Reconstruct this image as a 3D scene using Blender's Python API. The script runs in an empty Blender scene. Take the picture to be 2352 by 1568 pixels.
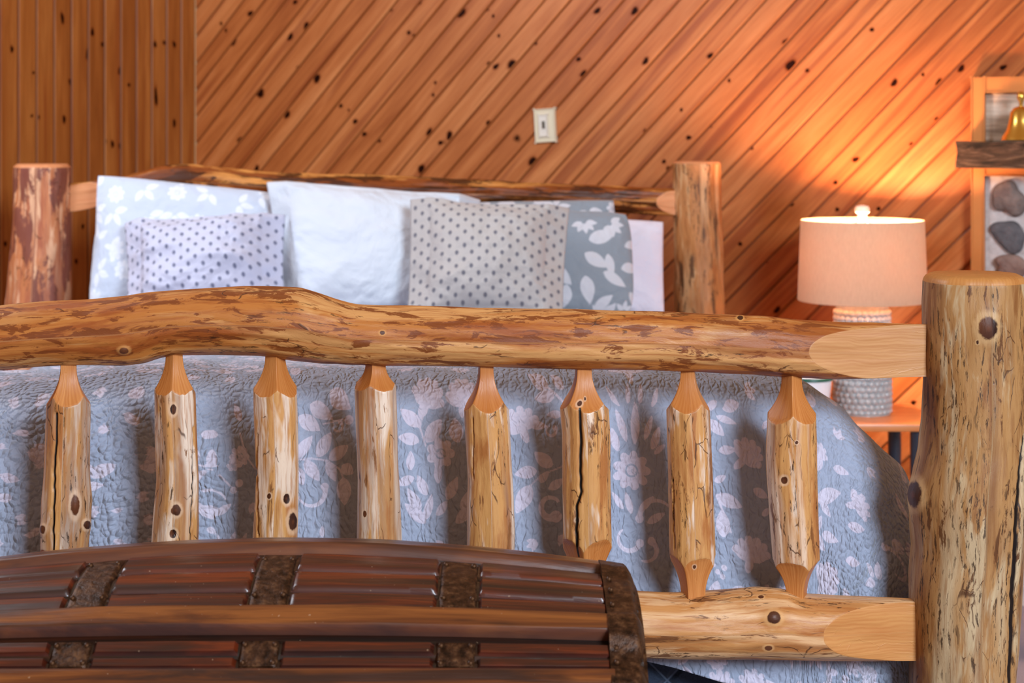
import bpy, bmesh, math, random
import numpy as np
from mathutils import Vector

random.seed(7)
rng = np.random.default_rng(11)
scn = bpy.context.scene
COL = scn.collection

# ---------------------------------------------------------------- camera
F = 3827.0          # focal length in pixels of a 2352 x 1568 frame
CX, HZ, HC = 1176.0, 320.0, 1.2   # principal column, horizon row, lens height

cam_d = bpy.data.cameras.new('camera')
cam = bpy.data.objects.new('camera', cam_d)
COL.objects.link(cam)
cam.location = (0, 0, HC)
cam.rotation_euler = (math.pi / 2, 0, 0)
cam_d.sensor_width = 36
cam_d.lens = F / 2352 * 36
cam_d.shift_y = -(784 - HZ) / 2352
cam_d.clip_start = 0.05
cam_d.dof.use_dof = True
cam_d.dof.focus_distance = 2.27
cam_d.dof.aperture_fstop = 7.0
scn.camera = cam

def at(px, py, D):
    return np.array([(px - CX) / F * D, D, HC - (py - HZ) / F * D])

def proj(P):
    P = np.asarray(P)
    return CX + F * P[..., 0] / P[..., 1], HZ + F * (HC - P[..., 2]) / P[..., 1]

# ---------------------------------------------------------------- noise
def _h(ix, iy, iz, s):
    n = (ix.astype(np.int64) * 374761393 + iy.astype(np.int64) * 668265263 + iz.astype(np.int64) * 2147483647 + s * 974634777) & 0xffffffff
    n = ((n ^ (n >> 13)) * 1274126177) & 0xffffffff
    n = n ^ (n >> 16)
    return (n & 0xffffff) / float(0xffffff)

def vnoise(x, y, z=0.0, s=0):
    x, y, z = np.broadcast_arrays(np.asarray(x, float), np.asarray(y, float), np.asarray(z, float))
    ix, iy, iz = np.floor(x), np.floor(y), np.floor(z)
    fx, fy, fz = x - ix, y - iy, z - iz
    fx, fy, fz = [q * q * (3 - 2 * q) for q in (fx, fy, fz)]
    r = 0
    for dx in (0, 1):
        for dy in (0, 1):
            for dz in (0, 1):
                w = (fx if dx else 1 - fx) * (fy if dy else 1 - fy) * (fz if dz else 1 - fz)
                r = r + w * _h(ix + dx, iy + dy, iz + dz, s)
    return r * 2 - 1

def fbm(x, y, z=0.0, s=0, o=3):
    r, a, f = 0, 1.0, 1.0
    for i in range(o):
        r = r + a * vnoise(np.asarray(x) * f, np.asarray(y) * f, np.asarray(z) * f, s + i)
        a *= .5
        f *= 2.03
    return r

def sstep(a, b, x):
    t = np.clip((np.asarray(x, float) - a) / (b - a), 0, 1)
    return t * t * (3 - 2 * t)

def smooth_interp(x, xp, fp, w=None):
    """piecewise curve through (xp, fp), rounded by averaging over +-w"""
    x = np.asarray(x, float)
    if not w:
        return np.interp(x, xp, fp)
    r = 0
    ks = np.linspace(-1, 1, 9)
    for k in ks:
        r = r + np.interp(x + k * w, xp, fp) * (1.05 - k * k)
    return r / np.sum(1.05 - ks * ks)

# ---------------------------------------------------------------- meshes
def mesh_obj(name, verts, faces, mat=None, parent=None, attrs=None, smooth=True, link=True, fmat=None):
    me = bpy.data.meshes.new(name)
    verts = np.asarray(verts, dtype=np.float32).reshape(-1, 3)
    if isinstance(faces, np.ndarray):
        nf, k = faces.shape
        me.vertices.add(len(verts))
        me.vertices.foreach_set('co', verts.ravel())
        me.loops.add(nf * k)
        me.loops.foreach_set('vertex_index', faces.astype(np.int32).ravel())
        me.polygons.add(nf)
        me.polygons.foreach_set('loop_start', np.arange(0, nf * k, k, dtype=np.int32))
        me.polygons.foreach_set('loop_total', np.full(nf, k, dtype=np.int32))
    else:
        me.from_pydata([tuple(v) for v in verts], [], [tuple(int(i) for i in f) for f in faces])
    me.update(calc_edges=True)
    me.validate()
    if smooth:
        me.polygons.foreach_set('use_smooth', np.ones(len(me.polygons), dtype=bool))
    if attrs:
        for k, v in attrs.items():
            v = np.asarray(v, dtype=np.float32)
            if v.ndim == 1:
                a = me.attributes.new(k, 'FLOAT', 'POINT')
                a.data.foreach_set('value', v)
            else:
                a = me.attributes.new(k, 'FLOAT_VECTOR', 'POINT')
                a.data.foreach_set('vector', v.ravel())
    if mat is not None:
        for m in (mat if isinstance(mat, (list, tuple)) else [mat]):
            me.materials.append(m)
    if fmat is not None:
        me.polygons.foreach_set('material_index', np.asarray(fmat, dtype=np.int32))
    o = bpy.data.objects.new(name, me)
    if link:
        COL.objects.link(o)
    if parent is not None:
        o.parent = parent
    return o

def grid_faces(nu, nv, wrap=False):
    i = np.arange(nu - 1)[:, None]
    j = np.arange(nv if wrap else nv - 1)[None, :]
    j2 = (j + 1) % nv
    f = np.stack([i * nv + j, (i + 1) * nv + j, (i + 1) * nv + j2, i * nv + j2], -1)
    return f.reshape(-1, 4)

def bm_obj(name, bm, mat=None, parent=None, smooth=True, angle=None):
    me = bpy.data.meshes.new(name)
    bm.normal_update()
    bm.to_mesh(me)
    bm.free()
    for p in me.polygons:
        p.use_smooth = smooth
    if angle and smooth:
        try:
            me.set_sharp_from_angle(angle=angle)
        except Exception:
            pass
    if mat is not None:
        me.materials.append(mat)
    o = bpy.data.objects.new(name, me)
    COL.objects.link(o)
    if parent is not None:
        o.parent = parent
    return o

def box_bm(lo, hi, bev=.004, seg=2, rot=0.0, org=(0, 0)):
    bm = bmesh.new()
    bmesh.ops.create_cube(bm, size=1)
    c, s = math.cos(rot), math.sin(rot)
    for v in bm.verts:
        p = [lo[i] + (v.co[i] + .5) * (hi[i] - lo[i]) for i in range(3)]
        v.co = (org[0] + c * p[0] - s * p[1], org[1] + s * p[0] + c * p[1], p[2])
    if bev:
        bmesh.ops.bevel(bm, geom=list(bm.edges), offset=bev, segments=seg, profile=.6, affect='EDGES')
    return bm

def lathe(name, prof, mat, parent=None, loc=(0, 0, 0), n=64, closed=True, smooth=True, disp=None, angle=.7):
    prof = np.asarray(prof, float)
    th = np.linspace(0, 2 * np.pi, n, endpoint=False)
    R = np.repeat(prof[:, 0:1], n, 1)
    Z = np.repeat(prof[:, 1:2], n, 1)
    if disp is not None:
        R = R + disp(th[None, :], Z)
    V = np.stack([R * np.cos(th) + loc[0], R * np.sin(th) + loc[1], Z + loc[2]], -1)
    fs = [list(reversed(list(f))) for f in grid_faces(len(prof), n, True)]
    if closed:
        fs.append(list(range(n))[::-1])
        b = (len(prof) - 1) * n
        fs.append([b + i for i in range(n)])
    o = mesh_obj(name, V, fs, mat, parent, smooth=smooth)
    bm = bmesh.new(); bm.from_mesh(o.data)
    bmesh.ops.recalc_face_normals(bm, faces=bm.faces)
    bm.to_mesh(o.data); bm.free()
    if smooth:
        o.data.polygons.foreach_set('use_smooth', np.ones(len(o.data.polygons), dtype=bool))
        o.data.set_sharp_from_angle(angle=angle)
    return o

def empty(name, loc=(0, 0, 0)):
    o = bpy.data.objects.new(name, None)
    COL.objects.link(o)
    o.empty_display_size = .05
    return o

def tag(o, label, cat, group=None):
    o['label'] = label
    o['category'] = cat
    if group:
        o['group'] = group
    return o

def struct(o):
    o['kind'] = 'structure'
    return o

# ---------------------------------------------------------------- materials
def srgb(r, g, b):
    f = lambda c: c / 12.92 if c <= .04045 else ((c + .055) / 1.055) ** 2.4
    return (f(r / 255), f(g / 255), f(b / 255), 1)

class M:
    def __init__(s, name):
        s.m = bpy.data.materials.new(name)
        s.m.use_nodes = True
        s.t = s.m.node_tree
        s.t.nodes.clear()
        s.out = s.t.nodes.new('ShaderNodeOutputMaterial')
    def n(s, typ, props=None, **ins):
        nd = s.t.nodes.new('ShaderNode' + typ)
        for k, v in (props or {}).items():
            setattr(nd, k, v)
        for k, v in ins.items():
            key = int(k[1:]) if k[0] == 'i' and k[1:].isdigit() else k.replace('_', ' ')
            s.set(nd.inputs[key], v)
        return nd
    def set(s, sock, v):
        if hasattr(v, 'bl_idname') and hasattr(v, 'outputs'):
            v = v.outputs[0]
        if isinstance(v, bpy.types.NodeSocket):
            s.t.links.new(v, sock)
        else:
            sock.default_value = v
    def attr(s, name, vec=False):
        nd = s.n('Attribute', {'attribute_name': name})
        return nd.outputs['Vector' if vec else 'Fac']
    def math(s, op, a, b=0.0, c=0.0, clamp=False):
        nd = s.n('Math', {'operation': op, 'use_clamp': clamp}, i0=a, i1=b, i2=c)
        return nd.outputs[0]
    def vmul(s, v, xyz):
        return s.n('VectorMath', {'operation': 'MULTIPLY'}, i0=v, i1=xyz).outputs[0]
    def vadd(s, v, w):
        return s.n('VectorMath', {'operation': 'ADD'}, i0=v, i1=w).outputs[0]
    def noise(s, v, scale=1.0, detail=4.0, rough=.55, dist=0.0, color=False):
        nd = s.n('TexNoise', None, Vector=v, Scale=scale, Detail=detail, Roughness=rough, Distortion=dist)
        if color:
            return nd.outputs['Color']
        return s.math('MULTIPLY_ADD', nd.outputs[0], 1.55, -.275, clamp=True)
    def ramp(s, f, stops, interp='LINEAR'):
        nd = s.t.nodes.new('ShaderNodeValToRGB')
        cr = nd.color_ramp
        cr.interpolation = interp
        while len(cr.elements) > 1:
            cr.elements.remove(cr.elements[-1])
        for i, (p, c) in enumerate(stops):
            e = cr.elements[0] if i == 0 else cr.elements.new(p)
            e.position = p
            e.color = c if len(c) == 4 else (*c, 1)
        s.set(nd.inputs[0], f)
        return nd.outputs[0]
    def maprange(s, f, a, b, c=0.0, d=1.0, smooth=False):
        nd = s.n('MapRange', {'interpolation_type': 'SMOOTHSTEP' if smooth else 'LINEAR', 'clamp': True})
        for i, v in enumerate((f, a, b, c, d)):
            s.set(nd.inputs[i], v)
        return nd.outputs[0]
    def mix(s, f, a, b, mode='MIX'):
        nd = s.n('Mix', {'data_type': 'RGBA', 'blend_type': mode})
        s.set(nd.inputs[0], f)
        s.set(nd.inputs[6], a)
        s.set(nd.inputs[7], b)
        return nd.outputs[2]
    def bump(s, h, strength=.5, dist=.01, normal=None):
        nd = s.n('Bump', None, Height=h, Strength=strength, Distance=dist)
        if normal is not None:
            s.set(nd.inputs['Normal'], normal)
        return nd.outputs[0]
    def bsdf(s, color, rough=.5, normal=None, spec=.5, metal=0.0, coat=0.0, sheen=0.0, coat_rough=.15):
        b = s.n('BsdfPrincipled')
        s.set(b.inputs['Base Color'], color)
        s.set(b.inputs['Roughness'], rough)
        b.inputs['Specular IOR Level'].default_value = spec
        b.inputs['Metallic'].default_value = metal
        b.inputs['Coat Weight'].default_value = coat
        b.inputs['Coat Roughness'].default_value = coat_rough
        b.inputs['Sheen Weight'].default_value = sheen
        if normal is not None:
            s.set(b.inputs['Normal'], normal)
            s.set(b.inputs['Coat Normal'], normal)
        s.t.links.new(b.outputs[0], s.out.inputs[0])
        return b

def simple(name, col, rough=.5, **k):
    m = M(name)
    v = m.n('TexCoord').outputs['Object']
    c = m.mix(m.math('MULTIPLY', m.noise(v, 30.0, 3.0), .25), col, tuple(x * .75 for x in col[:3]) + (1,))
    m.bsdf(c, rough, **k)
    return m.m

def plank_mat(name, c0, c1, c2, knotc):
    m = M(name)
    uv = m.attr('tco', True)
    bid = m.attr('bid')
    g1 = m.noise(m.vmul(uv, (2.2, 26, 1)), 1.0, 4.0, .6, .6)
    g2 = m.noise(m.vmul(uv, (6, 170, 1)), 1.0, 4.0, .65, .3)
    c = m.ramp(m.math('ADD', m.math('MULTIPLY', g1, .75), m.math('MULTIPLY', bid, .32)), [(.22, c0), (.52, c1), (.86, c2)])
    c = m.mix(m.maprange(g2, .45, .7, 0.0, .35), c, c0)
    streak = m.noise(m.vmul(uv, (1.1, 34, 3)), 1.0, 2.0, .5, .4)
    c = m.mix(m.maprange(streak, .62, .74, 0.0, .5), c, srgb(128, 52, 14))
    k = m.attr('knot')
    kn = m.noise(m.vmul(uv, (160, 160, 1)), 1.0, 3.0)
    k2 = m.math('ADD', k, m.math('MULTIPLY', m.math('SUBTRACT', kn, .5), .3))
    c = m.mix(m.maprange(k2, .12, .55, 0.0, .75, True), c, srgb(112, 44, 10))
    c = m.mix(m.maprange(k2, .5, .7, 0.0, 1.0, True), c, knotc)
    gr = m.attr('groove')
    c = m.mix(m.maprange(gr, .3, 1.0, 0.0, .8), c, srgb(88, 38, 12))
    b = m.bsdf(c, .46, m.bump(g2, .12, .002), .35)
    m.set(b.inputs['Specular IOR Level'], m.maprange(k2, .2, .6, .35, .05))
    return m.m

MAT_PLANK_R = plank_mat('orange_pine_boards', srgb(152, 78, 30), srgb(184, 106, 52), srgb(208, 132, 76), srgb(34, 9, 3))
MAT_PLANK_L = plank_mat('golden_pine_boards', srgb(134, 72, 24), srgb(160, 92, 36), srgb(184, 116, 54), srgb(36, 8, 2))

def log_mat(name, pale, honey, deep, dark, dark_amt, pale_amt, cut0, cut1, squig=1.0, speck=.6, seed=0.0, gloss=.4, patch=(9, 42), zone=(2.2, 26), stain=None):
    m = M(name)
    uv = m.vadd(m.attr('tco', True), (seed * 3.1, seed * 1.7, seed))
    warp = m.noise(m.vmul(uv, (16, 30, 1)), 1.0, 3.0, .5, 0, True)
    uvw = m.vadd(uv, m.vmul(m.vadd(warp, (-.5, -.5, -.5)), (.02, .008, 0)))
    g1 = m.noise(m.vmul(uvw, (5, 34, 1)), 1.0, 5.0, .62, .5)
    c = m.ramp(g1, [(.3, deep), (.46, honey), (.6, honey), (.74, pale)])
    p1 = m.noise(m.vmul(uvw, (4, 22, 1.7)), 1.0, 4.0, .6, .4)
    c = m.mix(m.maprange(p1, .74 - pale_amt * .3, .82 - pale_amt * .3, 0.0, .85), c, pale)
    z1 = m.noise(m.vmul(uvw, (zone[0], zone[1], 4.1)), 1.0, 2.0, .5, .3)
    c = m.mix(m.maprange(z1, .55, .68, 0.0, .85), c, pale)
    z2 = m.noise(m.vmul(uvw, (zone[0] * 1.3, zone[1] * .8, 9.1)), 1.0, 3.0, .55, .3)
    c = m.mix(m.maprange(z2, .56, .74, 0.0, .7), c, stain or m.mix(.45, deep, dark))
    g3 = m.noise(m.vmul(uvw, (14, 260, 1)), 1.0, 4.0, .65)
    c = m.mix(m.maprange(g3, .5, .72, 0.0, .6), c, deep)
    # torn inner bark
    d1 = m.noise(m.vmul(uvw, (patch[0], patch[1], 2.3)), 1.0, 7.0, .68, .5)
    th = .74 - .2 * dark_amt
    dm = m.maprange(d1, th, th + .055, 0.0, .92)
    c = m.mix(dm, c, dark)
    d2 = m.noise(m.vmul(uvw, (34, 190, 3.3)), 1.0, 5.0, .7)
    d3 = m.noise(m.vmul(uvw, (3.5, 16, 5.3)), 1.0, 2.0, .5)
    sm = m.math('MULTIPLY', m.maprange(d2, .66 - .07 * speck, .73 - .07 * speck, 0.0, .85), m.maprange(d3, .74 - .3 * speck, .86 - .3 * speck, 0.0, 1.0))
    c = m.mix(sm, c, srgb(46, 26, 14))
    # beetle trails
    vo = m.n('TexVoronoi', {'feature': 'DISTANCE_TO_EDGE'}, Vector=m.vadd(m.vmul(uv, (17, 44, 1)), m.vmul(warp, (1.3, 1.3, 0))), Scale=1.0)
    q1 = m.noise(m.vmul(uv, (9, 30, 7.7)), 1.0, 2.0)
    sq = m.math('MULTIPLY', m.maprange(vo.outputs[0], .008, .026, 1.0, 0.0), m.maprange(q1, .66 - .1 * squig, .70 - .1 * squig, 0.0, .8))
    c = m.mix(sq, c, srgb(70, 38, 18))
    cut = m.attr('cut')
    cm = m.maprange(cut, -.00025, .00025, 0.0, 1.0)
    r1 = m.noise(m.vmul(uv, (7, 60, 1)), 1.0, 2.0, .5, .8)
    rings = m.n('TexWave', {'wave_type': 'BANDS', 'bands_direction': 'Y'}, Vector=m.vadd(m.vmul(uv, (3.0, 60, 0)), m.vmul(warp, (0, 1.2, 0))), Scale=1.0, Distortion=2.5, Detail=2.0)
    cc = m.mix(m.math('ADD', m.math('MULTIPLY', r1, .7), m.math('MULTIPLY', rings.outputs[1], .22)), cut0, cut1)
    cc = m.mix(m.maprange(m.attr('facet'), 0.0, 1.0, 0.0, .55), cc, cut0)
    c = m.mix(cm, c, cc)
    k = m.attr('knot')
    kn = m.math('ADD', k, m.math('MULTIPLY', m.math('SUBTRACT', m.noise(m.vmul(uv, (150, 150, 1)), 1.0, 3.0), .5), .18))
    c = m.mix(m.maprange(kn, .08, .38, 0.0, .55, True), c, m.mix(.35, pale, srgb(212, 148, 66)))
    c = m.mix(m.maprange(kn, .45, .56, 0.0, 1.0), c, m.mix(m.maprange(m.noise(m.vmul(uv, (11, 11, 3)), 1.0, 1.0), .35, .65, 0.0, 1.0), srgb(44, 20, 12), srgb(98, 54, 30)))
    c = m.mix(m.maprange(kn, .8, 1.0, 0.0, .6), c, srgb(112, 62, 36))
    ck = m.attr('crack')
    c = m.mix(m.maprange(ck, .35, .6, 0.0, 1.0), c, srgb(18, 9, 5))
    hh = m.math('ADD', m.math('MULTIPLY', d1, m.math('SUBTRACT', 1.0, cm)), m.math('MULTIPLY', g3, .3))
    hh = m.math('SUBTRACT', hh, m.math('MULTIPLY', sq, .35))
    m.bsdf(c, m.maprange(g1, .3, .7, gloss + .14, gloss), m.bump(hh, .3, .003), .3, coat=.06, coat_rough=.3)
    return m.m

MAT_RAIL = log_mat('peeled_log_rail', srgb(206, 152, 94), srgb(180, 112, 52), srgb(150, 78, 30), srgb(118, 58, 22), .98, .2, srgb(172, 112, 64), srgb(204, 152, 100), -.3, .8, 1.3, patch=(17, 74))
MAT_RAIL2 = log_mat('peeled_log_lower_rail', srgb(216, 172, 126), srgb(192, 134, 78), srgb(168, 102, 50), srgb(112, 66, 34), .5, .5, srgb(180, 112, 56), srgb(210, 152, 90), .5, .75, 2.9)
MAT_POST = log_mat('peeled_log_post', srgb(190, 166, 130), srgb(166, 122, 74), srgb(132, 84, 42), srgb(92, 54, 26), .5, .55, srgb(168, 106, 50), srgb(204, 148, 86), -.1, 1.15, 4.4, patch=(15, 64), zone=(1.6, 16))
MAT_SPIN = log_mat('peeled_log_spindle', srgb(226, 204, 184), srgb(198, 144, 86), srgb(168, 106, 56), srgb(128, 80, 44), .42, .5, srgb(170, 96, 38), srgb(216, 150, 86), .85, .6, 6.1, .36, zone=(1.4, 24), stain=srgb(142, 108, 88))
MAT_HEADPOST = log_mat('blotchy_red_brown_log', srgb(228, 178, 140), srgb(196, 122, 78), srgb(170, 96, 66), srgb(122, 66, 54), 1.25, .7, srgb(206, 130, 84), srgb(226, 156, 106), .2, .4, 7.7, .45, (7, 22))
MAT_HEADPOST2 = log_mat('weathered_tan_log', srgb(214, 166, 118), srgb(186, 124, 72), srgb(158, 96, 50), srgb(96, 64, 42), .8, .55, srgb(206, 130, 84), srgb(226, 156, 106), .2, .9, 8.8, .45, (5, 30))
MAT_HEADRAIL = log_mat('bark_streaked_log_rail', srgb(214, 144, 74), srgb(140, 70, 24), srgb(104, 48, 15), srgb(66, 30, 9), 1.15, .35, srgb(216, 138, 90), srgb(230, 164, 116), .2, .6, 9.9, .4, (6, 30))

# ---------------------------------------------------------------- room shell
ANG = math.radians(29.4)
CO = np.array([-1.091, 5.75]) * .985
DR = np.array([math.cos(ANG), -math.sin(ANG)])     # along the right-hand wall, away from the corner
NR = np.array([-math.sin(ANG), -math.cos(ANG)])    # its normal, into the room
DL, NL = NR.copy(), DR.copy()                       # the left-hand wall runs along NR

def hit_wall(px, py, d, nn):
    k = (px - CX) / F
    # CO + s d = Y (k,1)
    A = np.array([[d[0], -k], [d[1], -1.0]])
    s, Y = np.linalg.solve(A, -CO)
    return s, HC - (py - HZ) / F * Y, Y

def wall(name, mat, d, nrm, S, H, w, diag, knots):
    sq = math.sqrt(.5)
    V, Fc, uv, bid, gv, kv = [], [], [], [], [], []
    def P(s, z, off):
        return (CO[0] + d[0] * s + nrm[0] * off, CO[1] + d[1] * s + nrm[1] * off, z)
    vmin, vmax = (-H * sq, S * sq) if diag else (0.0, S)
    k = math.floor(vmin / w)
    prof = [(0.0, -.0042, 1.0), (.05, -.0030, .8), (.10, 0.0, .0), (.95, 0.0, 0.0), (1.0, -.0042, 1.0)]
    while k * w < vmax:
        r = random.random(); ru = random.random() * 9
        rows = []
        for (fr, off, gr) in prof:
            v = min(max(k * w + fr * w, vmin + 1e-4), vmax - 1e-4)
            if diag:
                u0, u1 = max(-v, v), min(S / sq - v, H / sq + v)
                pts = [((u + v) * sq, (u - v) * sq, u) for u in (u0, u1)]
            else:
                pts = [(v, 0.0, 0.0), (v, H, H)]
            i0 = len(V)
            for (s, z, u) in pts:
                V.append(P(s, z, off)); uv.append((u + ru, v, r * 20)); bid.append(r); gv.append(gr); kv.append(0)
            rows.append(i0)
        for a, b in zip(rows[:-1], rows[1:]):
            Fc.append((a, a + 1, b + 1, b))
        k += 1
        knots_here = k
    V0 = len(V)
    brd = {}
    for (px, py, r, el) in knots:
        s, z, Y = hit_wall(px, py, d, nrm)
        if s < .01:
            continue
        rr = r * Y / F * 1.25
        if diag:
            u, v = (s + z) * sq, (s - z) * sq
        else:
            u, v = z, s
        kb = math.floor(v / w)
        # take this board's own uv offset from one of its vertices
        cand = (kb - math.floor(vmin / w)) * 10
        cand = min(max(cand, 0), V0 - 2)
        ou = uv[cand][0] - (max(-1e9, 0) if not diag else 0)
        seedz, rb = uv[cand][2], bid[cand]
        ru = uv[cand][0] - (max(-max(min(kb * w, vmax), vmin), max(min(kb * w, vmax), vmin)) if diag else 0)
        N = 20
        c0 = len(V)
        ea = random.uniform(-.25, .25)
        for ring, (q, kval) in enumerate(((0, 1.0), (.5, .82), (.75, .52), (1.0, .26), (1.7, 0.0))):
            for i in range(1 if ring == 0 else N):
                a = 2 * math.pi * i / N
                wob = 1 + .12 * math.sin(2 * a + r) + .08 * math.sin(3 * a + 2 * r)
                du, dv = q * rr * el * wob * math.cos(a), q * rr * wob * math.sin(a) * .85
                uu, vv = u + du * math.cos(ea) - dv * math.sin(ea), v + du * math.sin(ea) + dv * math.cos(ea)
                lo_, hi_ = kb * w + .085 * w, (kb + 1) * w - .05 * w
                vv = min(max(vv, lo_), hi_)
                if diag:
                    s_, z_ = (uu + vv) * sq, (uu - vv) * sq
                else:
                    s_, z_ = vv, uu
                V.append(P(max(s_, .0005), z_, .0004)); uv.append((uu + ru, vv, seedz)); bid.append(rb); gv.append(0); kv.append(kval)
        for i in range(N):
            j = (i + 1) % N
            Fc.append((c0, c0 + 1 + i, c0 + 1 + j))
            for ring in range(3):
                a0, b0 = c0 + 1 + ring * N, c0 + 1 + (ring + 1) * N
                Fc.append((a0 + i, b0 + i, b0 + j, a0 + j))
    # wall thickness
    n0 = len(V)
    for (s, z, off) in ((0, 0, -.006), (S, 0, -.006), (S, H, -.006), (0, H, -.006), (0, 0, -.1), (S, 0, -.1), (S, H, -.1), (0, H, -.1)):
        V.append(P(s, z, off)); uv.append((s, z, 0)); bid.append(.5); gv.append(0); kv.append(0)
    for f in ((0, 1, 2, 3), (7, 6, 5, 4), (0, 4, 5, 1), (1, 5, 6, 2), (2, 6, 7, 3), (3, 7, 4, 0)):
        Fc.append(tuple(n0 + i for i in f))
    o = mesh_obj(name, V, Fc, mat, None, {'tco': np.array(uv), 'bid': np.array(bid), 'groove': np.array(gv), 'knot': np.array(kv)}, smooth=False)
    return struct(o)

KN_R = [(537, 94, 9), (575, 31, 7), (678, 5, 6), (704, 61, 9), (667, 85, 8), (508, 54, 4), (519, 70, 4), (684, 155, 4), (728, 180, 10), (598, 214, 11),
        (660, 264, 8), (551, 321, 7), (589, 388, 8), (783, 243, 5), (801, 253, 3), (816, 279, 6), (837, 308, 6), (871, 323, 5), (1059, 29, 12), (1117, 22, 6),
        (1133, 37, 4), (939, 75, 5), (951, 82, 4), (898, 22, 5), (1139, 153, 7), (1123, 146, 5), (1177, 148, 12), (1000, 190, 4), (995, 218, 4), (986, 303, 8),
        (1032, 311, 9), (1012, 328, 6), (968, 388, 10), (1122, 282, 6), (1187, 318, 5), (1146, 82, 4), (962, 7, 6), (1372, 25, 8), (1458, 25, 9), (1230, 99, 5),
        (1329, 136, 6), (1340, 169, 8), (1483, 140, 8), (1631, 128, 7), (1804, 96, 7), (1816, 150, 13), (1675, 185, 4), (1565, 252, 4), (1482, 301, 5),
        (1631, 289, 5), (1582, 316, 6), (1726, 340, 5), (1225, 371, 12), (1188, 317, 5), (1536, 387, 6), (1525, 371, 5), (2054, 190, 8), (2208, 157, 8),
        (2157, 189, 8), (2120, 171, 4), (2152, 273, 5), (2094, 331, 5), (1965, 366, 7), (1919, 419, 5), (2205, 368, 5), (1817, 469, 6), (1923, 481, 5),
        (2018, 479, 5), (2304, 155, 7), (2003, 68, 5), (1854, 162, 5), (1785, 712, 8), (2098, 925, 6), (1700, 560, 5), (1760, 600, 5)]
KN_L = [(143, 42, 6, 2.4), (27, 113, 6, 1.4), (212, 74, 7, 1.3), (201, 125, 7, 2), (235, 102, 5, 1.3), (275, 163, 7, 1.4), (296, 195, 5, 1), (356, 102, 7, 1), (377, 98, 5, 1.2),
        (400, 102, 6, 1.4), (358, 222, 7, 3.0), (400, 283, 6, 1.7), (162, 190, 6, 1.6), (147, 274, 6, 1.7), (88, 269, 5, 1.2), (73, 266, 4, 1), (242, 325, 5, 1.3),
        (258, 331, 6, 1.5), (276, 336, 6, 1.3), (77, 167, 4, 1), (175, 600, 5, 1.4), (190, 520, 5, 1.3), (12, 560, 5, 1.4)]
rk = random.Random(3)
for _ in range(70):
    KN_R.append((rk.uniform(470, 2330), rk.uniform(-420, -12), rk.choice([4, 5, 6, 8, 10])))
    KN_L.append((rk.uniform(-1300, -20), rk.uniform(-250, 800), rk.choice([5, 6, 7, 8]), rk.uniform(1.1, 1.9)))
wall('wall_back', MAT_PLANK_R, DR, NR, 3.5, 2.5, .0646, True, [(a, b, r, 1.15) for a, b, r in KN_R])
wall('wall_left', MAT_PLANK_L, DL, NL, 4.6, 2.5, .073, False, KN_L)

fm = M('grey_carpet')
tcv = fm.n('TexCoord').outputs['Object']
fn = fm.noise(tcv, 240.0, 3.0)
fm.bsdf(fm.mix(fn, srgb(128, 122, 138), srgb(168, 162, 176)), .95, fm.bump(fn, .6, .004), .1)
bm = box_bm((-4.2, -1.2, -.05), (4.2, 6.6, 0), 0)
struct(bm_obj('floor', bm, fm.m, smooth=False))
MAT_TRIM = simple('stained_pine_trim', srgb(176, 92, 40), .4, coat=.15)
def wall_box(name, mat, s0, s1, z0, z1, o0, o1, parent=None, bev=.003):
    bm = bmesh.new()
    bmesh.ops.create_cube(bm, size=1)
    for v in bm.verts:
        s = s0 + (v.co.x + .5) * (s1 - s0)
        o = o0 + (v.co.y + .5) * (o1 - o0)
        z = z0 + (v.co.z + .5) * (z1 - z0)
        v.co = (CO[0] + DR[0] * s + NR[0] * o, CO[1] + DR[1] * s + NR[1] * o, z)
    bmesh.ops.bevel(bm, geom=list(bm.edges), offset=bev, segments=2, affect='EDGES')
    bmesh.ops.recalc_face_normals(bm, faces=bm.faces)
    return bm_obj(name, bm, mat, parent, True, .6)
struct(wall_box('baseboard_back', MAT_TRIM, 0.02, 3.4, 0.0, .09, 0.0, .018))

# ---------------------------------------------------------------- bed frame of reference
DEL = math.radians(3.8)
RP = np.array([.6396, 2.34])                       # right foot post, in plan
UH = np.array([math.cos(DEL), math.sin(DEL)])      # across the bed
VH = np.array([-math.sin(DEL), math.cos(DEL)])     # from foot to head
BW, BL = 1.733, 2.15
def bed(t, v, z):
    t, v, z = np.broadcast_arrays(np.asarray(t, float), np.asarray(v, float), np.asarray(z, float))
    return np.stack([RP[0] + UH[0] * t + VH[0] * v, RP[1] + UH[1] * t + VH[1] * v, z], -1)
def t_of(px, v=0.0):
    k = (np.asarray(px, float) - CX) / F
    x0, y0 = RP + VH * v
    return (k * y0 - x0) / (UH[0] - k * UH[1])
def z_of(py, t, v=0.0):
    Y = RP[1] + UH[1] * np.asarray(t) + VH[1] * v
    return HC - (np.asarray(py, float) - HZ) / F * Y

BED = empty('log_bed')
tag(BED, 'rustic bed of peeled honey coloured logs with spindle footboard and thick posts', 'bed')

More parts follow.
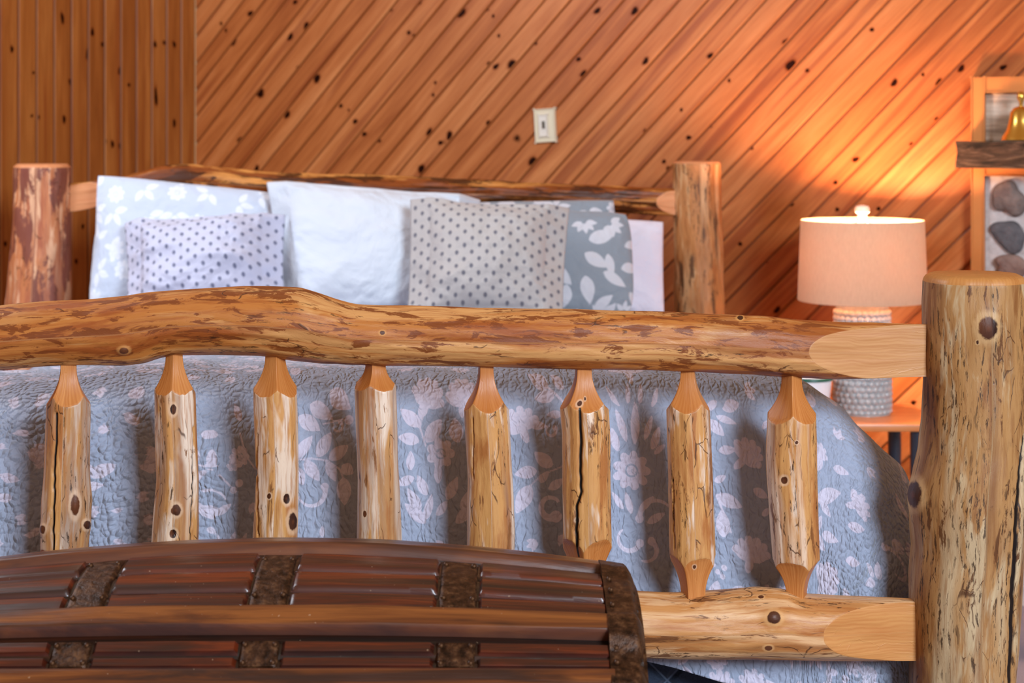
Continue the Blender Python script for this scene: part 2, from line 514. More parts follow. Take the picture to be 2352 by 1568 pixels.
def knot_fields(P, front, knots, cracks=()):
    px, py = proj(P)
    kd = np.zeros(px.shape); disp = np.zeros(px.shape)
    for (x, y, rx, ry, amp) in knots:
        d = np.hypot((px - x) / rx, (py - y) / ry)
        kd = np.maximum(kd, np.clip(1 - d / 2, 0, 1) * front)
        D = P[..., 1]
        disp = disp + amp * np.exp(-(d / 1.3) ** 2) * front
    ck = np.zeros(px.shape)
    for pts in cracks:
        pts = np.array(pts, float)
        yy = np.clip(py, pts[0, 1], pts[-1, 1])
        xc = np.interp(yy, pts[:, 1], pts[:, 0]) + vnoise(yy * .06, 3.1) * 2
        wd = np.interp(yy, pts[:, 1], pts[:, 2])
        dd = np.hypot((px - xc), np.abs(py - yy)) / np.maximum(wd, .5)
        c = np.clip(1 - dd / 2, 0, 1) * front
        ck = np.maximum(ck, c)
    return kd, disp, ck

def horiz_log(name, mat, v0, px0, px1, top, bot, parent, cuts=(), knots=(), step=.003, n=150, seed=0, wob=.0022, rounding=18, flat_end=None, extend=0.0):
    t0, t1 = float(t_of(px0, v0)), float(t_of(px1, v0)) + extend
    ts = np.linspace(t0, t1, int((t1 - t0) / step) + 2)
    Pc = bed(ts, v0, 1.0)
    px = CX + F * Pc[:, 0] / Pc[:, 1]
    tp = smooth_interp(px, *zip(*top), rounding)
    bt = smooth_interp(px, *zip(*bot), rounding)
    zt, zb = z_of(tp, ts, v0), z_of(bt, ts, v0)
    zc, rz = (zt + zb) / 2, (zt - zb) / 2
    ry = smooth_interp(ts, ts, rz, .12) * .97
    th = np.linspace(0, 2 * np.pi, n, endpoint=False)
    T = np.repeat(ts[:, None], n, 1)
    TH = np.repeat(th[None, :], len(ts), 0)
    nz = wob * fbm(T * 7, np.cos(TH) * 2.0, np.sin(TH) * 2.0 + seed, seed, 3)
    Rz, Ry = rz[:, None] + nz, ry[:, None] + nz
    fw = Ry * np.cos(TH)
    up = Rz * np.sin(TH)
    P = bed(T, v0 - fw, zc[:, None] + up)
    front = (np.cos(TH) > -.1).astype(float)
    kd, dsp, ck = knot_fields(P, front, knots)
    fw = fw + dsp * np.cos(TH); up = up + dsp * np.sin(TH)
    cut = np.full(T.shape, -.01)
    PX = np.repeat(px[:, None], n, 1)
    for (xa, xb, frac, ztilt) in cuts:
        q = np.clip((PX - xa) / (xb - xa), 0, 1)
        lim = Ry * (1.0 - (1 - frac) * (1 - (1 - q) ** 1.35)) + np.where(np.sign(xb - xa) * (PX - xa) < 0, .05, 0)
        lim = lim + up * ztilt
        sd = fw - lim
        cut = np.maximum(cut, sd)
        fw = np.where(sd > 0, lim, fw)
    P = bed(T, v0 - fw, zc[:, None] + up)
    if flat_end:
        pass
    nu = len(ts)
    arc = np.mean(rz) * TH
    uv = np.stack([T, arc, np.full(T.shape, float(seed))], -1)
    V = P.reshape(-1, 3)
    Fc = grid_faces(nu, n, True)[:, ::-1]
    # end caps: shrink rings
    def cap(i, flip):
        nonlocal V, Fc, uv, kd, cut, ck
        base = i * n
        c = V[base:base + n].mean(0)
        idx = len(V)
        V = np.vstack([V, c[None]])
        j = np.arange(n)
        tri = np.stack([base + j, base + (j + 1) % n, np.full(n, idx), np.full(n, idx)], -1)
        if flip:
            tri = tri[:, [1, 0, 2, 3]]
        return tri[:, :3]
    c0, c1 = cap(0, True), cap(nu - 1, False)
    UV = np.vstack([uv.reshape(-1, 3), [[0, 0, 0], [0, 0, 0]]])
    ex = lambda a: np.concatenate([a.ravel(), [0, 0]])
    o = mesh_obj(name, V, [tuple(f) for f in Fc] + [tuple(f) for f in c0] + [tuple(f) for f in c1], mat, parent,
                 {'tco': UV, 'knot': ex(kd), 'cut': np.concatenate([cut.ravel(), [.01, .01]]), 'crack': ex(ck)})
    return o

def vert_log(name, mat, t0, v0, zs, left, right, parent, facets=None, cap_cut=True, knots=(), cracks=(), step=.003, n=140, seed=0, wob=.0018, chamfer=0.0, rnd=None, profile=None, bottom_chamfer=0.0, grooves=0.0):
    """left/right: px silhouettes [(y, x)], measured in the foot (or head) plane"""
    za, zb = zs                                  # bottom, top
    z = np.linspace(za, zb, max(int((zb - za) / step), 4))
    Y0 = RP[1] + UH[1] * t0 + VH[1] * v0
    py = HZ + (HC - z) / Y0 * F
    if profile is None:
        l = smooth_interp(py, *zip(*left), rnd)
        r = smooth_interp(py, *zip(*right), rnd)
        tl, tr = t_of(l, v0), t_of(r, v0)
        tc, rad = (tl + tr) / 2, (tr - tl) / 2
    else:
        tc, rad = profile(z)
    if chamfer:
        e = np.clip((z - (zb - chamfer)) / chamfer, 0, 1)
        rad = rad - chamfer * .75 * (1 - np.sqrt(np.clip(1 - e * e, 0, 1)))
    th = np.linspace(0, 2 * np.pi, n, endpoint=False)
    Zg = np.repeat(z[:, None], n, 1)
    TH = np.repeat(th[None, :], len(z), 0)
    nz = wob * fbm(Zg * 9, np.cos(TH) * 1.6 + seed * 5, np.sin(TH) * 1.6, seed, 3)
    if grooves:
        nz = nz + grooves * fbm(Zg * 3, np.cos(TH) * 5 + seed, np.sin(TH) * 5, seed + 3, 2)
    R = rad[:, None] + nz
    P = bed(tc[:, None] + R * np.sin(TH), v0 - R * np.cos(TH), Zg)
    front = (np.cos(TH) > -.25).astype(float)
    kd, dsp, ck = knot_fields(P, front, knots, cracks)
    R = R + dsp - .004 * np.clip(ck * 1.6, 0, 1)
    cut = np.full(R.shape, -.01)
    fac = np.full(R.shape, .5)
    if facets:
        (nf, ph, yTop, ySh, hwN, yB0, yB1, hwB) = facets
        sc_ = Y0 / F
        def neck(y_sh, y_end, hw):
            q = (np.asarray(py) - y_sh) / (y_end - y_sh)        # 0 at shoulder, 1 at the tip of the neck
            q2 = np.clip(q, -0.5, 1)
            rb = 47 * sc_
            d = np.where(q2 > 0, hw * sc_ + (rb - hw * sc_) * (1 - q2) ** 2.0, rb * (1 + (-q2) * 1.8))
            return d
        lims = [neck(ySh, yTop, hwN)]
        if yB0 is not None:
            lims.append(neck(yB0, yB1, hwB))
        for li, d in enumerate(lims):
            phs = ph + li * .5
            seg = 2 * np.pi / nf
            a = np.mod(TH - phs + seg / 2, seg) - seg / 2
            lim = d[:, None] / np.cos(a) ** .9
            sd = R - lim
            cut = np.maximum(cut, sd)
            fid = np.floor(np.mod(TH - phs + seg / 2, 2 * np.pi) / seg)
            fac = np.where(sd > -.0005, _h(fid, fid * 0 + seed, fid * 0 + li, 5), fac)
            R = np.where(sd > 0, lim, R)
    P = bed(tc[:, None] + R * np.sin(TH), v0 - R * np.cos(TH), Zg)
    nu = len(z)
    arc = np.mean(rad) * TH
    uv = np.stack([Zg, arc, np.full(TH.shape, float(seed) * 1.37)], -1).reshape(-1, 3)
    V = P.reshape(-1, 3)
    Fc = grid_faces(nu, n, True)
    fl = [tuple(f) for f in Fc]
    kd, cut, ck = kd.ravel(), cut.ravel(), ck.ravel()
    fac = fac.ravel()
    # top cap: own rings so the cut end stays crisp
    def cap(base, flip, V, uv, kd, cut, ck):
        j = np.arange(n)
        ring = V[base:base + n]
        c = ring.mean(0)
        i1 = len(V)
        V = np.vstack([V, ring, c[None]])
        rr = (ring - c) / .1
        uv = np.vstack([uv, np.stack([rr[:, 0] * .1, rr[:, 1] * .1, rr[:, 0] * 0 + 1], -1), [[0, 0, 1]]])
        kd = np.concatenate([kd, np.zeros(n + 1)]); ck = np.concatenate([ck, np.zeros(n + 1)])
        cut = np.concatenate([cut, np.full(n + 1, .01)])
        for q in range(n):
            a, b = i1 + q, i1 + (q + 1) % n
            fl.append((a, i1 + n, b) if flip else (a, b, i1 + n))
        return V, uv, kd, cut, ck
    V, uv, kd, cut, ck = cap((nu - 1) * n, False, V, uv, kd, cut, ck)
    if chamfer:
        # the sawn chamfer shows clean wood too
        zz = V[:nu * n, 2]
        cut[:nu * n] = np.maximum(cut[:nu * n], (zz - (zb - chamfer * .8)))
    o = mesh_obj(name, V, fl, mat, parent, {'tco': uv, 'knot': kd, 'cut': cut, 'crack': ck, 'facet': np.concatenate([fac, np.full(len(V) - len(fac), .5)])})
    bm = bmesh.new(); bm.from_mesh(o.data)
    bmesh.ops.remove_doubles(bm, verts=bm.verts, dist=1e-6)
    bmesh.ops.recalc_face_normals(bm, faces=bm.faces)
    bm.to_mesh(o.data); bm.free()
    return o

# --- footboard rails
TOP_T = [(-760, 716), (-400, 726), (-200, 716), (0, 703), (80, 698), (200, 690), (330, 672), (450, 663), (560, 661), (690, 662), (760, 684), (810, 698), (900, 703), (1100, 709), (1300, 711),
         (1500, 712), (1620, 717), (1750, 722), (1850, 733), (1960, 741), (2128, 743), (2300, 744)]
TOP_B = [(-760, 850), (-300, 858), (0, 848), (100, 840), (200, 836), (290, 838), (330, 833), (365, 821), (400, 814), (500, 813), (600, 817), (660, 826), (740, 834), (900, 841), (1100, 846),
         (1300, 848), (1500, 849), (1600, 853), (1750, 861), (1850, 868), (1900, 870), (2000, 868), (2128, 864), (2300, 862)]
horiz_log('top_rail', MAT_RAIL, 0.0, -690, 2190, TOP_T, TOP_B, BED, cuts=[(1842, 2090, .2, 0.0)],
          knots=[(285, 803, 11, 7, .004), (878, 764, 6, 5, 0), (1700, 730, 7, 5, 0.001)], seed=1, step=.0026)
BOT_T = [(-760, 1366), (800, 1360), (1450, 1358), (1550, 1363), (1650, 1356), (1740, 1347), (1800, 1352), (1840, 1363), (1950, 1368), (2095, 1375), (2300, 1378)]
BOT_B = [(-760, 1506), (1000, 1506), (1480, 1507), (1600, 1510), (1800, 1513), (1950, 1516), (2095, 1516), (2300, 1516)]
horiz_log('bottom_rail', MAT_RAIL2, 0.0, -690, 2190, BOT_T, BOT_B, BED, cuts=[(1872, 2080, .3, 0.0)],
          knots=[(1777, 1418, 15, 14, .006), (1765, 1488, 9, 6, 0), (1748, 1370, 7, 4, 0)], seed=2, step=.0028)

# --- footboard posts
PL = [(560, 2127), (640, 2125), (700, 2122), (860, 2126), (960, 2122), (1030, 2115), (1085, 2101), (1140, 2094), (1200, 2094), (1260, 2100), (1330, 2093), (1568, 2095), (3000, 2095)]
PR = [(560, 2349), (640, 2350), (800, 2354), (1000, 2357), (1150, 2352), (1250, 2346), (1350, 2338), (1450, 2334), (1568, 2330), (3000, 2330)]
tpost = float((t_of(2100, 0) + t_of(2338, 0)) / 2)
zpt = float(z_of(628, tpost))
vert_log('post', MAT_POST, tpost, 0.0, (0.0, zpt), PL, PR, BED, knots=[(2268, 752, 21, 26, .006), (2106, 1135, 16, 30, .007), (2245, 786, 4, 4, 0)],
         cracks=[[(2352, 1000, 2), (2340, 1150, 4), (2330, 1330, 5), (2322, 1568, 4)]], chamfer=.014, seed=3, n=220, step=.0032, wob=.003, rnd=14)
vert_log('post', MAT_POST, -BW, 0.0, (0.0, zpt), None, None, BED, chamfer=.014, seed=4, n=90, step=.008, wob=.004,
         profile=lambda z: (np.full(z.shape, -BW), np.full(z.shape, .066) + .004 * np.sin(z * 9)))

# --- spindles: (left edge [(y,x)], right edge, neck x/half width, top y, shoulder y, lower shoulder, ...)
SP = [
    ([(800, 110), (920, 107), (1100, 100), (1150, 96), (1270, 94), (1400, 100)], [(800, 205), (920, 207), (1100, 206), (1150, 211), (1200, 206), (1270, 200), (1400, 198)], 840, 925, 18, 4, .2,
     [(198, 1205, 8, 10, .003), (100, 1215, 6, 10, .003), (172, 1160, 10, 24, .001)], [[(128, 950, 2.5), (124, 1100, 2.5), (120, 1270, 2)]]),
    ([(780, 355), (900, 356), (1000, 357), (1100, 361), (1180, 354), (1245, 350), (1400, 350)], [(780, 446), (900, 448), (1000, 452), (1100, 457), (1245, 454), (1400, 450)], 812, 905, 17, 5, .6,
     [(404, 1171, 11, 13, .001), (397, 1226, 9, 10, -.002), (398, 940, 7, 12, 0)], [[(444, 980, 1.2), (446, 1100, 2), (438, 1245, 1.5)]]),
    ([(780, 582), (905, 583), (1000, 585), (1100, 588), (1230, 580), (1400, 580)], [(780, 682), (905, 682), (1000, 686), (1100, 687), (1230, 684), (1400, 682)], 815, 905, 17, 4, .95,
     [(659, 1145, 8, 12, -.002), (672, 1198, 10, 20, .001), (618, 1139, 5, 6, 0)], [[(590, 1000, 1), (592, 1230, 1.5)]]),
    ([(800, 815), (900, 815), (1100, 822), (1240, 820), (1400, 822)], [(800, 910), (900, 910), (1100, 916), (1240, 921), (1400, 920)], 836, 893, 18, 4, .5, [(838, 1180, 4, 8, 0)], []),
    ([(800, 1065), (930, 1065), (1100, 1074), (1260, 1072), (1400, 1075)], [(800, 1166), (930, 1168), (1100, 1178), (1230, 1184), (1260, 1183), (1400, 1180)], 846, 935, 16, 4, .1, [], [[(1085, 960, .8), (1088, 1100, .8)]]),
    ([(800, 1284), (930, 1285), (1000, 1291), (1100, 1291), (1250, 1291), (1400, 1295)], [(800, 1395), (930, 1396), (1000, 1400), (1100, 1401), (1250, 1405), (1400, 1400)], 846, 930, 17, 4, .05,
     [(1329, 928, 7, 6, .001), (1346, 919, 4, 4, 0), (1325, 1195, 5, 6, 0)], [[(1331, 940, 3), (1333, 1050, 3.4), (1334, 1130, 3), (1324, 1160, 3), (1321, 1280, 3.5)]]),
    ([(800, 1530), (935, 1530), (1100, 1535), (1275, 1538), (1400, 1545)], [(800, 1630), (935, 1630), (1100, 1637), (1275, 1642), (1400, 1640)], 848, 938, 16, 4, -.25, [(1596, 1304, 5, 5, 0)], [[(1546, 1100, .8), (1548, 1260, 1)]]),
    ([(800, 1764), (960, 1764), (1050, 1760), (1100, 1762), (1200, 1770), (1285, 1776), (1400, 1780)], [(800, 1872), (960, 1873), (1100, 1875), (1200, 1879), (1285, 1883), (1400, 1880)], 868, 958, 17, 4, .6,
     [(1801, 1103, 8, 9, -.002), (1830, 1016, 4, 4, 0)], []),
]
bl_ = lambda L, dx: [(y, x + dx) for y, x in L]
SP = [(bl_(SP[4][0], -1393 + 0), bl_(SP[4][1], -1393), 850, 925, 17, 5, .4, [], []), (bl_(SP[2][0], -720), bl_(SP[2][1], -720), 850, 915, 17, 5, .9, [], [])] + SP
low = {7: (1244, 1364, 22), 8: (1276, 1366, 22), 9: (1288, 1366, 20)}
for i, (L, R, yT, yS, hw, nf, ph, kn, ck) in enumerate(SP):
    ym = 1080
    tm = float((t_of(np.interp(ym, *zip(*L))) + t_of(np.interp(ym, *zip(*R)))) / 2)
    yb0, yb1, hb = low.get(i, (1262, 1364, 21))
    zt, zb = float(z_of(yT - 16, tm)), float(z_of(1372, tm))
    vert_log('spindle', MAT_SPIN, tm, 0.0, (zb, zt), L, R, BED, facets=(nf, ph + math.pi / nf * 0, yT + 3, yS, hw, yb0, yb1, hb), knots=kn, cracks=ck,
             step=.0022, n=150, seed=10 + i, wob=.0012, rnd=16, grooves=.0007)

# --- headboard
HL_L = [(300, 33), (378, 32), (450, 32), (560, 28), (640, 20), (700, 13), (3000, 10)]
HL_R = [(300, 160), (378, 162), (500, 163), (600, 164), (700, 162), (3000, 160)]
HR_L = [(300, 1545), (372, 1545), (500, 1547), (715, 1549), (3000, 1549)]
HR_R = [(300, 1653), (372, 1655), (500, 1657), (600, 1661), (715, 1665), (3000, 1668)]
thl = float((t_of(32, BL) + t_of(162, BL)) / 2)
thr = float((t_of(1545, BL) + t_of(1657, BL)) / 2)
vert_log('post', MAT_HEADPOST, thl, BL, (0.0, float(z_of(376, thl, BL))), HL_L, HL_R, BED, chamfer=.012, seed=30, n=110, step=.006, wob=.004, rnd=14)
vert_log('post', MAT_HEADPOST2, thr, BL, (0.0, float(z_of(370, thr, BL))), HR_L, HR_R, BED, chamfer=.008, seed=31, n=110, step=.006, wob=.003, rnd=14)
HT_T = [(60, 425), (160, 424), (215, 417), (300, 400), (370, 379), (420, 375), (520, 384), (640, 397), (800, 401), (1000, 408), (1200, 420), (1400, 428), (1520, 432), (1620, 432)]
HT_B = [(60, 490), (160, 488), (220, 480), (300, 466), (420, 448), (640, 464), (900, 470), (1200, 474), (1420, 488), (1545, 497), (1620, 498)]
horiz_log('head_rail', MAT_HEADRAIL, BL, 95, 1600, HT_T, HT_B, BED, cuts=[(255, 190, .3, 0.0), (1502, 1560, .45, 0.0)], seed=5, step=.006, n=90, wob=.004)
horiz_log('head_lower_rail', MAT_HEADRAIL, BL, 95, 1600, [(0, 840), (1700, 850)], [(0, 905), (1700, 915)], BED, seed=6, step=.02, n=40)

def side_rail(t):
    n, nu = 60, 120
    v = np.linspace(.02, BL - .02, nu)
    th = np.linspace(0, 2 * np.pi, n, endpoint=False)
    Vg, TH = np.repeat(v[:, None], n, 1), np.repeat(th[None, :], nu, 0)
    R = .048 + .003 * fbm(Vg * 5, np.cos(TH) * 2, np.sin(TH) * 2, 44)
    P = bed(t + R * np.cos(TH), Vg, .30 + R * np.sin(TH))
    uv = np.stack([Vg, .048 * TH, TH * 0 + 3], -1).reshape(-1, 3)
    z0 = np.zeros(n * nu)
    mesh_obj('side_rail', P.reshape(-1, 3), grid_faces(nu, n, True), MAT_RAIL2, BED, {'tco': uv, 'knot': z0, 'cut': z0 - .01, 'crack': z0})
side_rail(-.02)
side_rail(-BW + .02)

# ---------------------------------------------------------------- mattress and box spring
def bed_box(name, t0, t1, v0, v1, z0, z1, bev, mat, seg=5):
    bm = bmesh.new()
    bmesh.ops.create_cube(bm, size=1)
    for v in bm.verts:
        p = bed(t0 + (v.co.x + .5) * (t1 - t0), v0 + (v.co.y + .5) * (v1 - v0), z0 + (v.co.z + .5) * (z1 - z0))
        v.co = tuple(float(q) for q in p)
    bmesh.ops.bevel(bm, geom=list(bm.edges), offset=bev, segments=seg, profile=.5, affect='EDGES')
    return bm_obj(name, bm, mat, None, True, .9)

nm = M('navy_stitched_fabric')
ov = nm.n('TexCoord').outputs['Object']
sx = nm.n('SeparateXYZ', None, Vector=ov)
da = nm.math('ADD', sx.outputs[0], sx.outputs[2]); db = nm.math('SUBTRACT', sx.outputs[0], nm.math('MULTIPLY', sx.outputs[2], 1.0))
def tri(a):
    return nm.math('ABSOLUTE', nm.math('SUBTRACT', nm.math('FRACT', nm.math('MULTIPLY', a, 11.0)), .5))
qa = nm.math('MAXIMUM', tri(da), tri(db))
puff = nm.maprange(qa, .36, .5, 1.0, 0.0, True)
st = nm.maprange(qa, .47, .49, 0.0, 1.0)
wv = nm.noise(ov, 500.0, 2.0)
nm.bsdf(nm.mix(st, nm.mix(wv, srgb(30, 40, 58), srgb(50, 62, 82)), srgb(80, 92, 112)), .8, nm.bump(puff, .8, .008), .3, sheen=.2)
BXS = bed_box('box_spring', -1.56, -.14, .125, 1.98, .20, .50, .02, nm.m)
tag(BXS, 'navy blue diamond stitched box spring under the floral quilt behind the bottom log rail', 'box spring')
MAT_WHITE = simple('white_cotton', srgb(226, 230, 238), .85, sheen=.2)
MT = bed_box('mattress', -1.48, -.22, .2, 1.97,   .505, .735, .05, MAT_WHITE)
tag(MT, 'white mattress on the navy box spring, covered by the floral quilt', 'mattress')

# ---------------------------------------------------------------- printed pattern (in cloth coordinates)
class Pattern:
    def __init__(s, A, B):
        s.A, s.B = A.ravel(), B.ravel()
        s.v = np.full(s.A.shape, -6.0)         # signed distance in pattern units, >0 inside a motif
        s.order = np.argsort(s.A)
        s.sa = s.A[s.order]
    def sel(s, x, y, r):
        i0, i1 = np.searchsorted(s.sa, [x - r, x + r])
        idx = s.order[i0:i1]
        return idx[np.abs(s.B[idx] - y) < r]
    def put(s, idx, d):
        s.v[idx] = np.maximum(s.v[idx], d)
    def carve(s, idx, d):
        s.v[idx] = np.minimum(s.v[idx], -d)
    def leaf(s, x0, y0, x1, y1, w=.42, vein=True):
        L = math.hypot(x1 - x0, y1 - y0)
        idx = s.sel((x0 + x1) / 2, (y0 + y1) / 2, L * .75 + 6)
        c, n = (x1 - x0) / L, (y1 - y0) / L
        a = ((s.A[idx] - x0) * c + (s.B[idx] - y0) * n) / L
        b = (-(s.A[idx] - x0) * n + (s.B[idx] - y0) * c)
        aa = np.clip(a, 0, 1)
        hw = w * L * .5 * np.sin(np.pi * aa ** .8) ** .85
        d = np.where((a < 0) | (a > 1), -np.abs(a - aa) * L - .5, hw - np.abs(b))
        if vein:
            pass
        s.put(idx, d)
    def disc(s, x, y, r):
        idx = s.sel(x, y, r + 6)
        s.put(idx, r - np.hypot(s.A[idx] - x, s.B[idx] - y))
    def daisy(s, x, y, r, n=9, rot=0.0):
        idx = s.sel(x, y, r * 1.2 + 4)
        dx, dy = s.A[idx] - x, s.B[idx] - y
        d, th = np.hypot(dx, dy), np.arctan2(dy, dx) + rot
        lobe = r * (.62 + .38 * np.abs(np.cos(n * th / 2)) ** .6)
        v = np.minimum(lobe - d, np.abs(np.sin(n * th / 2 + np.pi / 2 * 0 + np.pi / 2)) * d * .9 - .2 * r * 0 - .8)
        v = np.minimum(v, np.abs(d - r * .3) - r * .05)
        s.put(idx, v)
    def fan(s, x, y, r, ang, spread=100, n=5):
        """carnation: a scalloped fan opening towards ang (degrees, y down)"""
        a0 = math.radians(ang)
        for k in range(n):
            a = a0 + math.radians(spread) * (k / (n - 1) - .5)
            s.leaf(x - .15 * r * math.cos(a0), y - .15 * r * math.sin(a0), x + r * math.cos(a), y + r * math.sin(a), .5)
            s.disc(x + r * .82 * math.cos(a), y + r * .82 * math.sin(a), r * .2)
        s.leaf(x - .9 * r * math.cos(a0), y - .9 * r * math.sin(a0), x + .2 * r * math.cos(a0), y + .2 * r * math.sin(a0), .4)
    def arc(s, x, y, r, a0, a1, w):
        idx = s.sel(x, y, r + w + 4)
        dx, dy = s.A[idx] - x, s.B[idx] - y
        d, th = np.hypot(dx, dy), np.degrees(np.arctan2(dy, dx))
        q = np.mod(th - a0, 360)
        f = q / (a1 - a0)
        ww = w * .5 * (.35 + .65 * np.clip(1 - f, 0, 1)) 
        v = np.where(f <= 1, ww - np.abs(d - r * (1 - .12 * f)), -4)
        s.put(idx, v)
        s.disc(x + r * math.cos(math.radians(a0)), y + r * math.sin(math.radians(a0)), w * .75)
    def stem(s, pts, w=4):
        for (x0, y0), (x1, y1) in zip(pts[:-1], pts[1:]):
            L = math.hypot(x1 - x0, y1 - y0)
            idx = s.sel((x0 + x1) / 2, (y0 + y1) / 2, L * .6 + w + 3)
            a = np.clip(((s.A[idx] - x0) * (x1 - x0) + (s.B[idx] - y0) * (y1 - y0)) / L ** 2, 0, 1)
            s.put(idx, w / 2 - np.hypot(s.A[idx] - x0 - a * (x1 - x0), s.B[idx] - y0 - a * (y1 - y0)))

LEAVES = [(717, 922, 770, 956, .55), (692, 948, 741, 982, .6), (761, 904, 809, 934, .6), (688, 1036, 724, 992, .45), (735, 1034, 766, 985, .5), (761, 1040, 805, 1011, .5), (710, 1042, 741, 1088, .5),
          (757, 1045, 777, 1090, .45), (789, 1055, 818, 1074, .8), (687, 1055, 706, 1097, .6), (794, 1082, 799, 1142, .55), (966, 975, 922, 936, .5), (981, 1006, 1016, 958, .55), (1051, 1008, 1046, 956, .65),
          (964, 1003, 916, 995, .5), (968, 958, 975, 918, .4), (944, 1066, 944, 1022, .45), (953, 1082, 912, 1097, .5), (979, 1121, 960, 1077, .45), (966, 1156, 939, 1104, .4), (979, 1184, 931, 1137, .4),
          (980, 1176, 991, 1118, .35), (1005, 1167, 1029, 1134, .45), (1007, 1096, 1007, 1047, .4), (1029, 1132, 1051, 1082, .45), (1047, 1184, 1095, 1137, .4), (1060, 1156, 1087, 1104, .4), (1265, 902, 1220, 879, .55),
          (1276, 914, 1231, 918, .4), (1300, 905, 1274, 882, .55), (1215, 972, 1258, 976, .45), (1265, 1061, 1226, 1029, .6), (1231, 1070, 1180, 1079, .55), (1216, 1103, 1181, 1164, .5), (1237, 1097, 1258, 1070, .5),
          (1258, 1112, 1291, 1088, .5), (1292, 950, 1256, 950, .5), (1456, 1016, 1463, 920, .22), (1436, 1010, 1414, 938, .25), (1480, 1005, 1502, 950, .25), (1415, 1030, 1402, 978, .35), (1495, 1025, 1518, 975, .35),
          (1425, 934, 1398, 900, .25), (1445, 928, 1452, 893, .3), (1472, 928, 1484, 893, .3), (1500, 935, 1522, 898, .25), (1500, 1035, 1530, 1010, .3), (1427, 1160, 1400, 1120, .3), (1460, 1165, 1500, 1128, .3), (1445, 1170, 1432, 1120, .3),
          (1480, 1190, 1525, 1165, .35), (1630, 932, 1656, 915, .5), (1667, 930, 1707, 917, .55), (1651, 945, 1695, 960, .35), (1632, 955, 1665, 987, .6), (1650, 1018, 1690, 1012, .5), (1642, 1117, 1700, 1141, .5),
          (1656, 1211, 1653, 1148, .5), (1638, 1088, 1665, 1072, .5), (1902, 1111, 1884, 1057, .5), (1909, 1110, 1981, 1057, .4), (1923, 1103, 1963, 1127, .5), (1916, 1176, 1933, 1136, .5), (1940, 1176, 1996, 1169, .45),
          (1909, 1187, 1963, 1206, .5), (1878, 1222, 1909, 1187, .45), (1881, 1239, 1921, 1217, .5), (1881, 1271, 1912, 1250, .55), (1628, 1348, 1639, 1308, .6), (228, 1062, 292, 1040, .45), (207, 1086, 263, 1083, .4),
          (204, 1056, 231, 1032, .5), (457, 1046, 459, 1005, .7), (504, 1053, 496, 1011, .55), (459, 1083, 488, 1059, .5), (475, 989, 515, 984, .5), (488, 1161, 464, 1129, .55), (500, 1170, 505, 1134, .4),
          (512, 1160, 545, 1135, .4), (540, 1240, 555, 1195, .3), (560, 1245, 580, 1200, .3), (1725, 1100, 1760, 1120, .5), (1745, 1160, 1765, 1140, .5), (60, 1100, 20, 1085, .5), (70, 1060, 30, 1040, .5), (40, 1200, 10, 1170, .5),
          (1900, 1040, 1912, 1010, .5), (1950, 1010, 1990, 1000, .5), (2010, 1120, 2050, 1100, .5), (2020, 1200, 2060, 1180, .5), (2030, 1260, 2060, 1290, .5), (330, 960, 300, 930, .5), (340, 900, 300, 905, .5), (560, 960, 545, 920, .4)]
